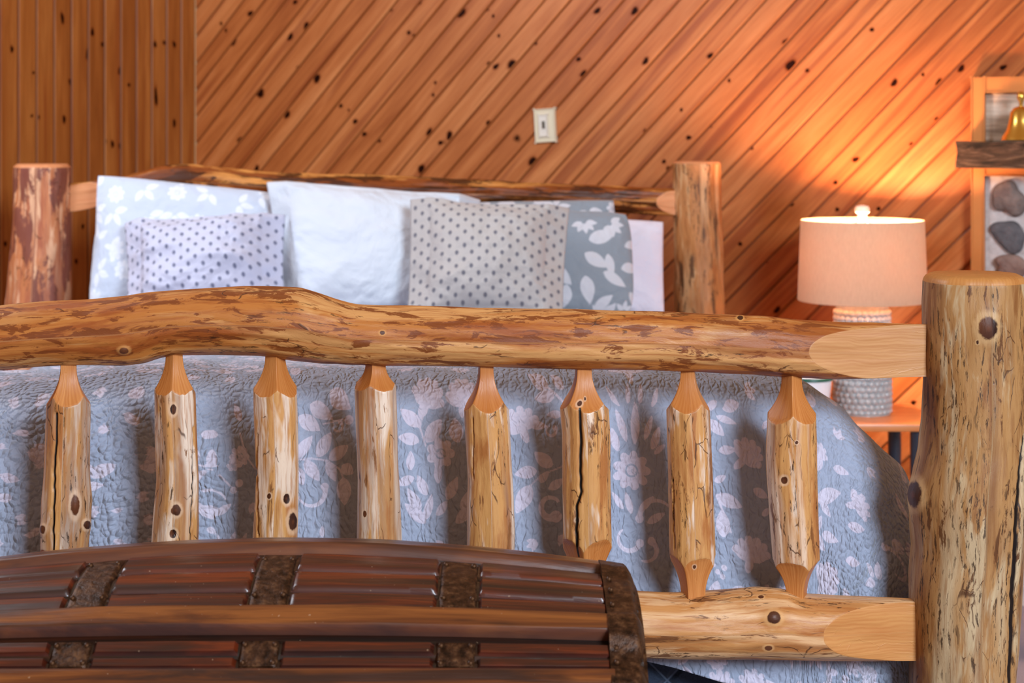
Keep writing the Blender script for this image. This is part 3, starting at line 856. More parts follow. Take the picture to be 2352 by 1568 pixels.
def quilt_print(A, B):
    p = Pattern(A, B)
    for l in LEAVES:
        p.leaf(*l)
    p.stem([(560, 985), (575, 1030), (600, 1060)]); p.stem([(688, 1040), (722, 1037), (758, 1042), (785, 1063), (794, 1084)])
    p.stem([(457, 1045), (482, 1049), (512, 1062), (540, 1095)]); p.stem([(968, 920), (972, 953), (966, 978), (980, 1014)])
    p.stem([(747, 967), (791, 956)], 4); p.disc(805, 958, 11); p.stem([(1902, 1111), (1885, 1140), (1880, 1200), (1878, 1290)], 6)
    p.stem([(1642, 1117), (1660, 1165), (1672, 1200)], 5); p.stem([(1216, 1103), (1240, 1080), (1290, 1060)], 4); p.stem([(1300, 925), (1276, 910), (1262, 902)], 4)
    p.arc(780, 973, 11, -60, 230, 7); p.arc(722, 1112, 33, -20, 160, 12); p.arc(1261, 1151, 24, 60, 330, 18)
    p.arc(1437, 1225, 27, 20, 240, 13); p.arc(1477, 1252, 26, -60, 120, 13); p.arc(1506, 1180, 44, 180, 330, 13); p.arc(499, 1140, 40, 185, 340, 10)
    p.arc(491, 1217, 27, -60, -250 + 360, 11); p.arc(1909, 1341, 18, -60, 200, 8); p.arc(1690, 1345, 26, 180, 330, 8); p.arc(1265, 985, 11, -30, 260, 8)
    p.arc(15, 1240, 24, 150, 360, 10)
    p.daisy(1447, 1073, 45, 9); p.daisy(295, 1222, 22, 6); p.daisy(560, 1032, 24, 8); p.daisy(1013, 1030, 32, 7); p.daisy(545, 1050, 14, 6); p.daisy(60, 1240, 20, 6); p.daisy(1985, 1255, 30, 7)
    p.fan(983, 922, 40, -70, 150, 6); p.fan(1064, 922, 38, -90, 150, 6); p.fan(1198, 974, 42, -110, 170, 6); p.fan(1709, 1030, 42, -45, 150, 6); p.fan(1716, 1250, 44, -80, 150, 6)
    p.fan(1968, 1285, 48, -60, 150, 6); p.fan(1902, 1004, 26, -80, 150, 5); p.fan(1460, 862, 40, -90, 160, 6); p.fan(370, 1030, 36, 60, 150, 5); p.fan(120, 1020, 36, -60, 150, 5); p.fan(2020, 1060, 34, -40, 150, 5)
    for (x, y, r) in [(1875, 1315, 7), (1885, 1330, 8), (1868, 1335, 6), (1890, 1312, 6), (1640, 1290, 6), (1655, 1280, 7), (1650, 1300, 6), (1630, 1275, 6), (1845, 1360, 6), (560, 1090, 9), (548, 1105, 8), (210, 1225, 7), (222, 1238, 8), (1740, 1330, 7), (1752, 1318, 6)]:
        p.disc(x, y, r)
    # elsewhere on the cloth: sprays on a loose grid
    r2 = random.Random(5)
    for gx in range(-800, 2500, 72):
        for gy in list(range(-2200, 860, 72)) + list(range(1390, 1700, 72)):
            x, y = gx + r2.uniform(-18, 18), gy + r2.uniform(-18, 18)
            spray(p, x, y, r2)
    for gx in list(range(-800, -20, 72)) + list(range(2130, 2600, 72)):
        for gy in range(880, 1400, 72):
            spray(p, gx + r2.uniform(-18, 18), gy + r2.uniform(-18, 18), r2)
    # small sprigs in the gaps that are left
    for gx in range(-40, 2140, 30):
        for gy in range(870, 1400, 30):
            x, y = gx + r2.uniform(-9, 9), gy + r2.uniform(-9, 9)
            idx = p.sel(x, y, 24)
            if len(idx) and p.v[idx].max() < -4.5:
                a = r2.uniform(0, 360)
                for da_ in ((-55, 0, 55) if r2.random() < .7 else (0, 180)):
                    q = math.radians(a + da_)
                    p.leaf(x - 10 * math.cos(math.radians(a)), y - 10 * math.sin(math.radians(a)), x + 17 * math.cos(q), y + 17 * math.sin(q), .45)
    return p.v
def spray(p, x, y, r2, s=1.0):
    k = r2.random()
    a = r2.uniform(0, 360)
    if k < .2:
        p.daisy(x, y, 26 * s, 8, a)
    elif k < .4:
        p.fan(x, y, 34 * s, a, 150, 5)
    elif k < .5:
        p.arc(x, y, 22 * s, a, a + 230, 10 * s)
    else:
        for da_ in (-70, 0, 70):
            q = math.radians(a + da_)
            p.leaf(x + 6 * s * math.cos(q), y + 6 * s * math.sin(q), x + 44 * s * math.cos(q), y + 44 * s * math.sin(q), .5)

# ---------------------------------------------------------------- quilt
T1, T0, VF, VB = -.24, -1.48, .22, 1.97
SO = np.array([(0, 0, 0), (.06, .055, .010), (.12, .106, .048), (.24, .198, .140), (.36, .246, .250), (.5, .272, .388), (.66, .285, .546)])
FO = np.array([(0, 0, 0), (.05, .045, .007), (.10, .082, .032), (.16, .112, .082), (.30, .132, .221), (.5, .157, .420), (.7, .16, .62)])
def prof(T, d, k):
    return smooth_interp(d, T[:, 0], T[:, k], .03) if False else np.interp(d, T[:, 0], T[:, k])
dense = np.linspace(0, .7, 400)
def rounded(T, k):
    y = np.interp(np.concatenate([-dense[::-1], dense]), T[:, 0], T[:, k])
    return dense, smooth_interp(dense, dense, np.interp(dense, T[:, 0], T[:, k]), .025)
SOr = [rounded(SO, 1), rounded(SO, 2)]
FOr = [rounded(FO, 1), rounded(FO, 2)]
pcol = np.concatenate([np.linspace(T0 - .60, T0 - .001, 70), np.linspace(T0, -1.05, 40)[:-1], np.linspace(-1.05, T1, 340)[:-1], np.linspace(T1, T1 + .62, 250)])
qrow = np.concatenate([np.linspace(-.5, 0, 215)[:-1], np.linspace(0, .25, 100)[:-1], np.linspace(.25, VB - VF, 150)])   # distance from the foot edge, negative = hanging
Pg, Qg = np.meshgrid(pcol, qrow, indexing='ij')
hem = .462 + .045 * sstep(-.5, -.2, Pg) + .01 * vnoise(Pg * 3, 4.4)
Qs = np.where(Qg < 0, Qg / .5 * hem, Qg)
dxr, dxl = np.clip(Pg - T1, 0, None), np.clip(T0 - Pg, 0, None)
dx = dxr + dxl
sg = np.where(dxl > 0, -1.0, 1.0)
dy = np.clip(-Qs, 0, None)
d = np.hypot(dx, dy)
al = np.arctan2(dy, dx)
wS = np.where(d > 0, np.cos(al) ** 2, 0); wF = 1 - wS
out = wS * np.interp(d, *SOr[0]) + wF * np.interp(d, *FOr[0])
down = wS * np.interp(d, *SOr[1]) + wF * np.interp(d, *FOr[1])
ti, vi = np.clip(Pg, T0, T1), VF + np.clip(Qs, 0, None)
ztop = .846 - .085 * sstep(.24, 1.1, vi) - .012 * sstep(-.5, -.24, Pg) - .02 * sstep(-1.1, -1.5, Pg)
ox, oy = np.where(d > 0, np.cos(al), 0) * sg, -np.where(d > 0, np.sin(al), 0)
wavy = np.clip(d * 4, 0, 1)
fold = .007 * vnoise(Pg * 7 + 2, Qs * 1.5, 0, 51) * wavy + .0045 * fbm(Pg * 16, Qs * 11, 0, 52, 2)
out = out + fold * np.where(d > .05, 1, 0) * sstep(.04, .12, d)
zq = ztop - down + fold * (1 - sstep(.02, .1, d))
QP = bed(ti + out * ox, vi + out * oy, zq)
# cloth coordinates for the print (about 1/1590 m per unit)
Aq = CX + F * bed(np.where(dxr > 0, T1 + np.interp(dxr, *SOr[0]), Pg), .11, 1.0)[..., 0] / 2.42
Bq = np.where(Qs < 0, np.interp(dy, [0, .1, .16, .5, .7], [853, 921, 1005, 1545, 1860]), 853 - Qs * 1500)
QV = quilt_print(Aq, Bq)
qm = M('grey_floral_quilt')
uv = qm.attr('tco', True)
pat = qm.attr('pat')
wpn = qm.noise(qm.vmul(uv, (22, 22, 1)), 1.0, 3.0, .5, 0, True)
uvd = qm.vadd(uv, qm.vmul(qm.vadd(wpn, (-.5, -.5, -.5)), (.03, .022, 0)))
vo = qm.n('TexVoronoi', {'feature': 'SMOOTH_F1'}, Vector=qm.vmul(uvd, (128, 124, 1)), Scale=1.0)
vo.inputs['Smoothness'].default_value = .3
vo.inputs['Randomness'].default_value = .75
vo2 = qm.n('TexVoronoi', {'feature': 'DISTANCE_TO_EDGE'}, Vector=qm.vmul(uvd, (112, 40, 1)), Scale=1.0)
amt = qm.attr('crink')
h1 = qm.maprange(vo.outputs[0], 0.0, .8, 1.0, 0.0)
h2 = qm.maprange(vo2.outputs[0], 0.0, .24, 0.0, 1.0, True)
fine = qm.noise(qm.vmul(uv, (260, 190, 1)), 1.0, 2.0)
hq = qm.math('ADD', qm.math('MULTIPLY', h1, qm.maprange(amt, 0.0, 1.0, .22, 1.2)), qm.math('MULTIPLY', h2, qm.maprange(amt, 0.0, 1.0, .24, .10)))
hq = qm.math('ADD', hq, qm.math('MULTIPLY', fine, .08))
pm = qm.maprange(pat, -.8, .8, 0.0, 1.0)
tone = qm.noise(qm.vmul(uv, (5, 5, 2)), 1.0, 2.0)
base = qm.mix(tone, srgb(146, 157, 179), srgb(162, 169, 189))
motif = qm.mix(qm.noise(qm.vmul(uv, (9, 9, 1)), 1.0, 1.0), srgb(196, 188, 206), srgb(204, 200, 218))
cq = qm.mix(pm, base, motif)
qm.bsdf(cq, .9, qm.bump(hq, .9, .0065), .15, sheen=.25)
crink = np.clip(1.15 - (Aq - 150) / 500, .12, 1) + .6 * sstep(1930, 2060, Aq) + .35 * (Qs > 0)
nq = (len(pcol), len(qrow))
QUILT = mesh_obj('quilt', QP.reshape(-1, 3), grid_faces(*nq)[:, ::-1], qm.m, None,
                 {'tco': np.stack([Pg, Qs, Pg * 0], -1).reshape(-1, 3), 'pat': QV.ravel(), 'crink': np.clip(crink, 0, 1).ravel()})
so = QUILT.modifiers.new('thickness', 'SOLIDIFY'); so.thickness = .008; so.offset = -1
tag(QUILT, 'grey quilted bedspread printed with pale leaves and flowers, hanging behind the spindles', 'quilt')

# ---------------------------------------------------------------- pillows
def cloth_white(name, c0, c1):
    m = M(name)
    uv = m.attr('tco', True)
    n = m.noise(m.vmul(uv, (7, 7, 1)), 1.0, 4.0, .6, .6)
    w = m.noise(m.vmul(uv, (600, 600, 1)), 1.0, 1.0)
    m.bsdf(m.mix(n, c0, c1), .85, m.bump(m.math('ADD', m.math('MULTIPLY', n, 1.0), m.math('MULTIPLY', w, .03)), .5, .02), .15, sheen=.25)
    return m.m
MAT_P_WHITE = cloth_white('white_pillowcase', srgb(202, 210, 222), srgb(216, 222, 232))
MAT_P_LAV = cloth_white('pale_lavender_pillowcase', srgb(218, 210, 226), srgb(232, 228, 240))
def cloth_floral(name, bg, fg):
    m = M(name)
    uv = m.attr('tco', True)
    pm = m.maprange(m.attr('pat'), -1.2, 1.2, 0.0, 1.0)
    n = m.noise(m.vmul(uv, (7, 7, 1)), 1.0, 4.0, .6, .6)
    m.bsdf(m.mix(pm, bg, fg), .88, m.bump(n, .5, .02), .15, sheen=.25)
    return m.m
MAT_P_FLOR = cloth_floral('grey_floral_sham', srgb(138, 146, 156), srgb(202, 202, 210))
MAT_P_FLOR2 = cloth_floral('pale_floral_sham', srgb(196, 206, 224), srgb(222, 228, 240))
def cloth_dots(name, bg, fg):
    m = M(name)
    uv = m.attr('tco', True)
    s = m.n('SeparateXYZ', None, Vector=uv)
    px_, py_ = .0345, .0150
    ry_ = m.math('DIVIDE', s.outputs[1], py_)
    row = m.math('FLOOR', ry_)
    odd = m.math('FLOORED_MODULO', row, 2.0)
    cx_ = m.math('SUBTRACT', m.math('FRACT', m.math('ADD', m.math('DIVIDE', s.outputs[0], px_), m.math('MULTIPLY', odd, .5))), .5)
    cy_ = m.math('SUBTRACT', m.math('FRACT', ry_), .5)
    dxm, dym = m.math('MULTIPLY', cx_, px_), m.math('MULTIPLY', cy_, py_)
    dist = m.math('SQRT', m.math('ADD', m.math('MULTIPLY', dxm, dxm), m.math('MULTIPLY', m.math('MULTIPLY', dym, dym), .8)))
    dot = m.maprange(dist, .0036, .0050, 1.0, 0.0)
    # a thin stalk under each sprig
    stalk = m.math('MULTIPLY', m.maprange(m.math('ABSOLUTE', dxm), .0006, .0012, .45, 0.0), m.maprange(dym, -.0075, .0, 1.0, 0.0))
    n = m.noise(m.vmul(uv, (8, 8, 1)), 1.0, 4.0, .6, .6)
    c = m.mix(m.math('MAXIMUM', m.math('MULTIPLY', dot, .9), stalk), bg, fg)
    m.bsdf(c, .88, m.bump(n, .5, .02), .15, sheen=.25)
    return m.m
MAT_P_DOT = cloth_dots('sprig_dotted_cotton', srgb(184, 179, 177), srgb(98, 98, 110))
MAT_P_DOT2 = cloth_dots('sprig_dotted_cotton_blue', srgb(198, 200, 222), srgb(104, 108, 134))

def pillow(name, corners, D, lean, thick, mat, label, flange=None, conc=(.05, .05), seed=0, floral=None, wr=.006, corner_round=.0, res=(110, 84), core_mat=None):
    TL, TR, BR, BLc = [np.array(c, float) for c in corners]
    nu, nv = res
    a = np.linspace(-1, 1, nu); b = np.linspace(-1, 1, nv)
    a = np.sign(a) * np.abs(a) ** .9; b = np.sign(b) * np.abs(b) ** .9
    A, B = np.meshgrid(a, b, indexing='ij')          # B = +1 at the top
    ac = A * (1 - conc[0] * (1 - B * B) * np.abs(A) ** 3)
    bc = B * (1 - conc[1] * (1 - A * A) * np.abs(B) ** 3)
    if corner_round:
        k = 1 - corner_round * (np.abs(A) * np.abs(B)) ** 3
        ac, bc = ac * k, bc * k
    s, t = (ac + 1) / 2, (bc + 1) / 2
    pxl = (TL * (1 - s[..., None]) + TR * s[..., None]) * t[..., None] + (BLc * (1 - s[..., None]) + BR * s[..., None]) * (1 - t[..., None])
    dep = D + lean * (t - .5)
    base = np.stack([(pxl[..., 0] - CX) / F * dep, dep, HC - (pxl[..., 1] - HZ) / F * dep], -1)
    e1 = base[-1, nv // 2] - base[0, nv // 2]; e2 = base[nu // 2, -1] - base[nu // 2, 0]
    w, h = np.linalg.norm(e1), np.linalg.norm(e2)
    nrm = np.cross(e1, e2); nrm /= np.linalg.norm(nrm)      # towards the viewer
    if nrm[1] > 0:
        nrm = -nrm
    fa, fb = (1 - flange[0] / (w / 2), 1 - flange[1] / (h / 2)) if flange else (1.0, 1.0)
    Ai, Bi = np.clip(np.abs(A) / fa, 0, 1), np.clip(np.abs(B) / fb, 0, 1)
    th = thick * .5 * ((1 - Ai ** 2.2) * (1 - Bi ** 2.2)) ** (.6 if flange else .55) + .003
    wr1 = wr * fbm(A * 2.2 + seed, B * 2.2, seed * 1.3, seed, 4) * (.35 + .65 * np.sqrt(np.clip(th / thick * 2, 0, 1)))
    # gathers running in from the seams
    edge = np.exp(-((1 - np.maximum(Ai, Bi)) / .18) ** 2) * (np.maximum(Ai, Bi) < 1)
    wr1 = wr1 + .25 * wr * edge * vnoise(A * 14 + seed, B * 14, 0, seed + 9)
    fl = flange and ((np.abs(A) > fa) | (np.abs(B) > fb))
    if flange:
        # the loose border falls back behind the stuffed part
        wr1 = wr1 - .045 * np.clip((np.abs(A) - fa) / (1 - fa), 0, 1) - .012 * np.clip((np.abs(B) - fb) / (1 - fb), 0, 1)
        wr1 = wr1 + np.where(fl, .008 * vnoise(A * 5 + seed, B * 5, 0, seed + 4), 0)
    front = base + nrm * (th + wr1)[..., None]
    back = base - nrm * (th - wr1)[..., None]
    idf = np.arange(nu * nv).reshape(nu, nv)
    inner = np.zeros((nu, nv), bool); inner[1:-1, 1:-1] = True
    idb = idf.copy(); idb[inner] = nu * nv + np.arange(inner.sum())
    mid = base + nrm * wr1[..., None]
    fr = front.copy(); fr[~inner] = mid[~inner]
    V = np.vstack([fr.reshape(-1, 3), back[inner]])
    q = lambda I: np.stack([I[:-1, :-1], I[1:, :-1], I[1:, 1:], I[:-1, 1:]], -1).reshape(-1, 4)
    Fc = np.vstack([q(idf), q(idb)[:, ::-1]])
    UV = np.stack([A * w / 2, B * h / 2, A * 0 + seed], -1)
    uv = np.vstack([UV.reshape(-1, 3), UV[inner]])
    att = {'tco': uv}
    if floral is not None:
        pa, pb = A * w / 2 * 900, -B * h / 2 * 900
        p = Pattern(pa, pb)
        r2 = random.Random(floral)
        if floral == 3:
            for l in [(60, -10, 110, 20, .5), (70, -40, 130, -60, .5), (100, 30, 150, 60, .4), (60, 40, 70, 100, .5), (20, 60, 10, 110, .6), (150, -30, 190, -50, .4), (140, 20, 185, 10, .5), (80, 110, 120, 80, .45), (-10, 20, 30, 60, .5), (110, -10, 120, 40, .4), (160, 70, 190, 110, .4)]:
                p.leaf(*l)
            for (cx0, cy0, n0, r0, a0) in ((118, -82, 5, 34, 40), (60, -84, 5, 30, 80), (96, 128, 5, 34, -90), (150, 118, 4, 28, -60)):
                for k in range(n0):
                    q = math.radians(a0 - 75 + 150 * k / (n0 - 1))
                    p.leaf(cx0 + 5 * math.cos(q), cy0 + 5 * math.sin(q), cx0 + r0 * math.cos(q), cy0 + r0 * math.sin(q), .52)
        for gx in range(-330, 340, 62):
            for gy in range(-240, 250, 62):
                if floral == 3 and gx > 20 and gy < 130:
                    continue
                spray(p, gx + r2.uniform(-16, 16), gy + r2.uniform(-16, 16), r2, .8)
        # smaller leaves fill what is left between the large ones
        for gx in range(-320, 330, 26):
            for gy in range(-230, 240, 26):
                x, y = gx + r2.uniform(-8, 8), gy + r2.uniform(-8, 8)
                idx = p.sel(x, y, 19)
                if len(idx) and p.v[idx].max() < -4.0:
                    a_ = r2.uniform(0, 6.28)
                    p.leaf(x - 12 * math.cos(a_), y - 12 * math.sin(a_), x + 14 * math.cos(a_), y + 14 * math.sin(a_), .5)
        pv = p.v.reshape(nu, nv)
        att['pat'] = np.concatenate([pv.ravel(), pv[inner]])
    o = mesh_obj(name, V, Fc, mat, None, att)
    tag(o, label, 'pillow', 'pillows against the headboard')
    return o

BT = 724
pillow('pillow', [(216, 520), (420, 500), (430, BT), (200, BT)], 4.34, .06, .09, MAT_P_WHITE, 'plain white pillow peeking out behind the left edge of the pale floral sham', seed=1, conc=(.02, .03), corner_round=.06)
pillow('pillow_sham', [(212, 392), (668, 440), (662, BT), (190, BT)], 4.22, .08, .13, MAT_P_FLOR2, 'large pale blue floral sham at the left, behind the small dotted pillow', conc=(.075, .045), seed=2, floral=2, corner_round=.06, res=(150, 110))
pillow('throw_pillow', [(276, 496), (650, 478), (652, BT + 2), (276, BT + 2)], 4.04, .10, .145, MAT_P_DOT2, 'small white pillow with grey sprig dots, in front of the pale floral sham', flange=(.05, .014), conc=(.035, .07), seed=3, wr=.016)
pillow('pillow', [(606, 406), (1104, 444), (1094, BT), (640, BT)], 4.12, .09, .13, MAT_P_WHITE, 'plain white flanged pillow in the middle of the bed, largest in the row', flange=(.05, .012), conc=(.03, .035), seed=4, wr=.012, res=(140, 100))
pillow('pillow', [(1240, 484), (1526, 508), (1528, BT), (1240, BT)], 4.33, .06, .09, MAT_P_LAV, 'plain white and lavender pillow at the right end, next to the headboard post', conc=(.03, .03), seed=5, corner_round=.02)
pillow('pillow_sham', [(1078, 462), (1414, 456), (1428, BT), (1078, BT)], 4.235, .06, .09, MAT_P_FLOR, 'grey floral sham mostly hidden, only its top edge showing behind another floral sham', conc=(.02, .02), seed=6, floral=7, corner_round=.03, res=(120, 90))
pillow('pillow_sham', [(1100, 482), (1452, 484), (1462, BT + 2), (1098, BT + 2)], 4.11, .09, .115, MAT_P_FLOR, 'grey floral sham with bold white leaves, right beside the dotted pillow', conc=(.02, .02), seed=7, floral=3, corner_round=.085, res=(160, 120))
pillow('throw_pillow', [(940, 442), (1310, 464), (1294, BT + 4), (932, BT + 4)], 3.94, .10, .15, MAT_P_DOT, 'square cream pillow with grey sprig dots, in front of the bold floral sham', flange=(.05, .016), conc=(.02, .08), seed=8, wr=.011)

# ---------------------------------------------------------------- nightstand, lamp, cup
NS = empty('nightstand')
tag(NS, 'small orange wood nightstand with dark turned legs beside the bed', 'nightstand')
wm = M('orange_wood_top')
ov = wm.n('TexCoord').outputs['Object']
gn = wm.noise(wm.vmul(ov, (5, 60, 5)), 1.0, 4.0, .6, .5)
wm.bsdf(wm.mix(gn, srgb(196, 112, 56), srgb(222, 146, 86)), .4, None, .5, coat=.2)
ZN = .509
NX0, NX1, NY0, NY1 = .66, 1.045, 4.04, 4.36
bm_obj('tabletop', box_bm((NX0, NY0, ZN - .018), (NX1, NY1, ZN), .004), wm.m, NS, True, .6)
MAT_DARK = simple('black_painted_wood', srgb(44, 48, 60), .35, coat=.3)
lp = [(.010, 0), (.013, .02), (.011, .05), (.014, .12), (.016, .2), (.017, .28), (.012, .292), (.018, .30), (.018, .315), (.012, .322), (.016, .34), (.017, .40), (.017, ZN - .018)]
for lx in (NX0 + .053, NX1 - .053):
    for ly in (NY0 + .04, NY1 - .04):
        lathe('leg', lp, MAT_DARK, NS, (lx, ly, 0), 28)

LX, LY = .887, 4.22
LMP = empty('table_lamp')
tag(LMP, 'lit table lamp with pebbled silver base and peach drum shade on the nightstand', 'lamp')
bmz = M('pebbled_glazed_ceramic')
ov = bmz.n('TexCoord').outputs['Object']
bmz.bsdf(bmz.mix(bmz.noise(ov, 40.0, 2.0), srgb(142, 150, 156), srgb(176, 180, 182)), .22, None, .6, coat=.5, coat_rough=.08)
zz = np.linspace(0, .275, 150)
rp = .067 + .003 * np.cos(zz / .275 * np.pi * .5)
def pebbles(th, Z):
    nper, rh = 26, .0145
    row = np.floor(Z / rh)
    jit = vnoise(row * 3.3, 1.5) * .3
    u = np.mod(th / (2 * np.pi) * nper + .5 * np.mod(row, 2) + jit, 1) - .5
    v = np.mod(Z / rh, 1) - .5
    d2 = (u / .52) ** 2 + (v / .56) ** 2
    return .0055 * np.sqrt(np.clip(1 - d2, 0, 1)) * (Z < .262) * (Z > .004)
BZ = ZN
base_prof = [(.03, 0.0)] + [(r, z) for r, z in zip(rp, zz)] + [(.06, .279), (.02, .281)]
lathe('lamp_base', base_prof, bmz.m, LMP, (LX, LY, BZ), 260, disp=lambda th, Z: np.where((Z > 0.001) & (Z < .2749), pebbles(th, Z), 0), angle=1.2)
sm_ = M('peach_linen_shade')
ov = sm_.n('TexCoord').outputs['Object']
sw = sm_.noise(sm_.vmul(ov, (300, 300, 60)), 1.0, 2.0)
sc_ = sm_.mix(sw, srgb(206, 166, 138), srgb(220, 182, 152))
dif = sm_.n('BsdfDiffuse', None, Color=sc_)
trl = sm_.n('BsdfTranslucent', None, Color=sm_.mix(sw, srgb(232, 196, 160), srgb(244, 212, 178)))
mx = sm_.n('MixShader', None, Fac=.095)
sm_.t.links.new(dif.outputs[0], mx.inputs[1]); sm_.t.links.new(trl.outputs[0], mx.inputs[2])
sm_.t.links.new(mx.outputs[0], sm_.out.inputs[0])
zt_, zb_ = HC - (505 - HZ) / F * LY, HC - (690 - HZ) / F * LY
rt_, rb_ = 139 / F * LY, 146 / F * LY
lathe('lamp_shade', [(rb_, zb_), (rb_ + .001, zb_ + .003), (rt_ + .001, zt_ - .003), (rt_, zt_), (rt_ - .003, zt_ - .003), (rb_ - .003, zb_ + .003), (rb_, zb_)], sm_.m, LMP, (LX, LY, 0), 96, closed=False, angle=1.0)
MAT_BRASS = simple('brushed_nickel', srgb(200, 196, 188), .3, metal=1.0)
zneck = BZ + .281
lathe('socket', [(.012, 0), (.012, .05), (.018, .052), (.018, .085), (.013, .087)], MAT_BRASS, LMP, (LX, LY, zneck), 32)
ZBULB = zt_ - .078
bulbm = M('glowing_bulb')
em = bulbm.n('Emission', None, Color=(1.0, .58, .33, 1), Strength=950.0)
bulbm.t.links.new(em.outputs[0], bulbm.out.inputs[0])
lathe('bulb', [(.010, -.034), (.014, -.025), (.024, -.010), (.029, .005), (.027, .019), (.018, .030), (.006, .034)], bulbm.m, LMP, (LX, LY, ZBULB), 32)
def tube(name, pts, r, mat, parent, n=12):
    pts = [np.array(p, float) for p in pts]
    V, fs = [], []
    for i, p in enumerate(pts):
        d_ = pts[min(i + 1, len(pts) - 1)] - pts[max(i - 1, 0)]
        d_ /= np.linalg.norm(d_)
        a = np.cross(d_, [0, 1, 0.01]); a /= np.linalg.norm(a); b = np.cross(d_, a)
        for k in range(n):
            q = 2 * math.pi * k / n
            V.append(p + r * (math.cos(q) * a + math.sin(q) * b))
    for f in grid_faces(len(pts), n, True):
        fs.append(tuple(f))
    fs.append(tuple(range(n))[::-1]); fs.append(tuple((len(pts) - 1) * n + k for k in range(n)))
    return mesh_obj(name, V, fs, mat, parent)
hp = []
for q in np.linspace(0, 1, 25):
    a = math.pi * q
    hp.append((LX - .055 * math.sin(a) ** .8 * (1 if True else 0), LY, zneck + .004 + (zt_ + .004 - zneck) * q))
tube('harp', hp, .0022, MAT_BRASS, LMP)
tube('harp', [(2 * LX - p[0], p[1], p[2]) for p in hp], .0022, MAT_BRASS, LMP)
spd = empty('lamp_spider'); spd.parent = LMP
for k in range(3):
    a = k * 2.0944 + .4
    tube('spoke', [(LX, LY, zt_ + .003), (LX + (rt_ - .001) * math.cos(a), LY + (rt_ - .001) * math.sin(a), zt_ - .004)], .0018, MAT_BRASS, spd)
MAT_FIN = simple('cream_finial', srgb(240, 232, 216), .3)
lathe('finial', [(.006, 0), (.012, .004), (.012, .012), (.018, .016), (.019, .024), (.015, .031), (.004, .034)], MAT_FIN, LMP, (LX, LY, zt_ + .004), 32)

CUP = empty('cup')
tag(CUP, 'white tapered cup with a dark green rim, left of the lamp on the nightstand', 'cup')
MAT_CUP = simple('white_glaze', srgb(232, 236, 244), .35)
MAT_GREEN = simple('dark_green_rim', srgb(16, 84, 70), .4)
cr, ch = .056, .098
lathe('body', [(.034, 0), (.046, .002), (cr - .0005, ch - .006), (cr - .0025, ch - .006), (.042, .006), (.004, .006)], MAT_CUP, CUP, (.742, 4.16, ZN), 48)
lathe('rim', [(cr - .003, ch - .0058), (cr + .0015, ch - .0058), (cr + .002, ch), (cr, ch + .003), (cr - .003, ch), (cr - .003, ch - .0058)], MAT_GREEN, CUP, (.742, 4.16, ZN), 48, closed=False)

# ---------------------------------------------------------------- wall plate
SW = empty('switch_plate')
tag(SW, 'cream wall switch plate mounted slightly crooked on the diagonal boards', 'switch')
def on_wall(px, py):
    s, z, Y = hit_wall(px, py, DR, NR)
    return s, z
s_, z_ = on_wall(1254.5, 288)
MAT_CREAM = simple('cream_plastic', srgb(226, 214, 186), .4)
MAT_IVORY = simple('ivory_plastic', srgb(232, 224, 212), .35)
MAT_SLOT = simple('dark_slot', srgb(72, 62, 48), .6)
def rot_wall_box(name, mat, hw, hh, o0, o1, parent, ds=0, dz=0, ang=math.radians(3.4), bev=.003):
    bm = bmesh.new(); bmesh.ops.create_cube(bm, size=1)
    c, sn = math.cos(ang), math.sin(ang)
    for v in bm.verts:
        a, b = ds + v.co.x * 2 * hw, dz + v.co.z * 2 * hh
        s2, z2 = s_ + a * c - b * sn, z_ + a * sn + b * c
        o = o0 + (v.co.y + .5) * (o1 - o0)
        v.co = (CO[0] + DR[0] * s2 + NR[0] * o, CO[1] + DR[1] * s2 + NR[1] * o, z2)
    bmesh.ops.bevel(bm, geom=list(bm.edges), offset=bev, segments=3, affect='EDGES')
    bmesh.ops.recalc_face_normals(bm, faces=bm.faces)
    return bm_obj(name, bm, mat, parent, True, .7)
rot_wall_box('plate', MAT_CREAM, .0345, .050, .0002, .007, SW)
rot_wall_box('insert', MAT_IVORY, .0145, .033, .0068, .010, SW, ds=-.004)
rot_wall_box('toggle', MAT_SLOT, .003, .010, .0098, .0135, SW, ds=-.003, dz=.002, bev=.001)

# ---------------------------------------------------------------- framed stone panel with rough ledge on the right
FP = empty('fireplace_surround')
tag(FP, 'wood framed stone fireplace surround on the back wall, at the right edge of the photo', 'fireplace')
sL, zT = on_wall(2238, 179)
s2, _ = on_wall(2268, 179)
_, zL0 = on_wall(2250, 392)
_, zL1 = on_wall(2250, 325)
S1 = 3.42
fr_m = simple('pine_frame', srgb(206, 128, 66), .4, coat=.15)
wall_box('frame_stile', fr_m, sL, s2, 0.0, zT, .001, .034, FP)
wall_box('frame_rail', fr_m, s2 + .0005, S1, zT - .040, zT, .001, .034, FP)
wall_box('frame_rail', fr_m, s2 + .0005, S1, zL0 - .012, zL0 + .008, .001, .034, FP)
sb = M('weathered_grey_board')
ov = sb.n('TexCoord').outputs['Object']
n1 = sb.noise(sb.vmul(ov, (4, 4, 60)), 1.0, 5.0, .65, .8)
sb.bsdf(sb.ramp(n1, [(.3, srgb(150, 132, 116)), (.55, srgb(192, 172, 152)), (.75, srgb(216, 200, 182))]), .8, sb.bump(n1, .4, .003), .2)
wall_box('back_board', sb.m, s2 + .0005, S1, zL0 + .009, zT - .041, .001, .016, FP)
mo = M('pale_mortar')
ov = mo.n('TexCoord').outputs['Object']
n1 = mo.noise(ov, 60.0, 4.0)
mo.bsdf(mo.mix(n1, srgb(176, 166, 164), srgb(214, 204, 200)), .9, mo.bump(n1, .5, .004), .1)
wall_box('mortar', mo.m, s2 + .0005, S1, .0, zL0 - .013, .001, .022, FP)
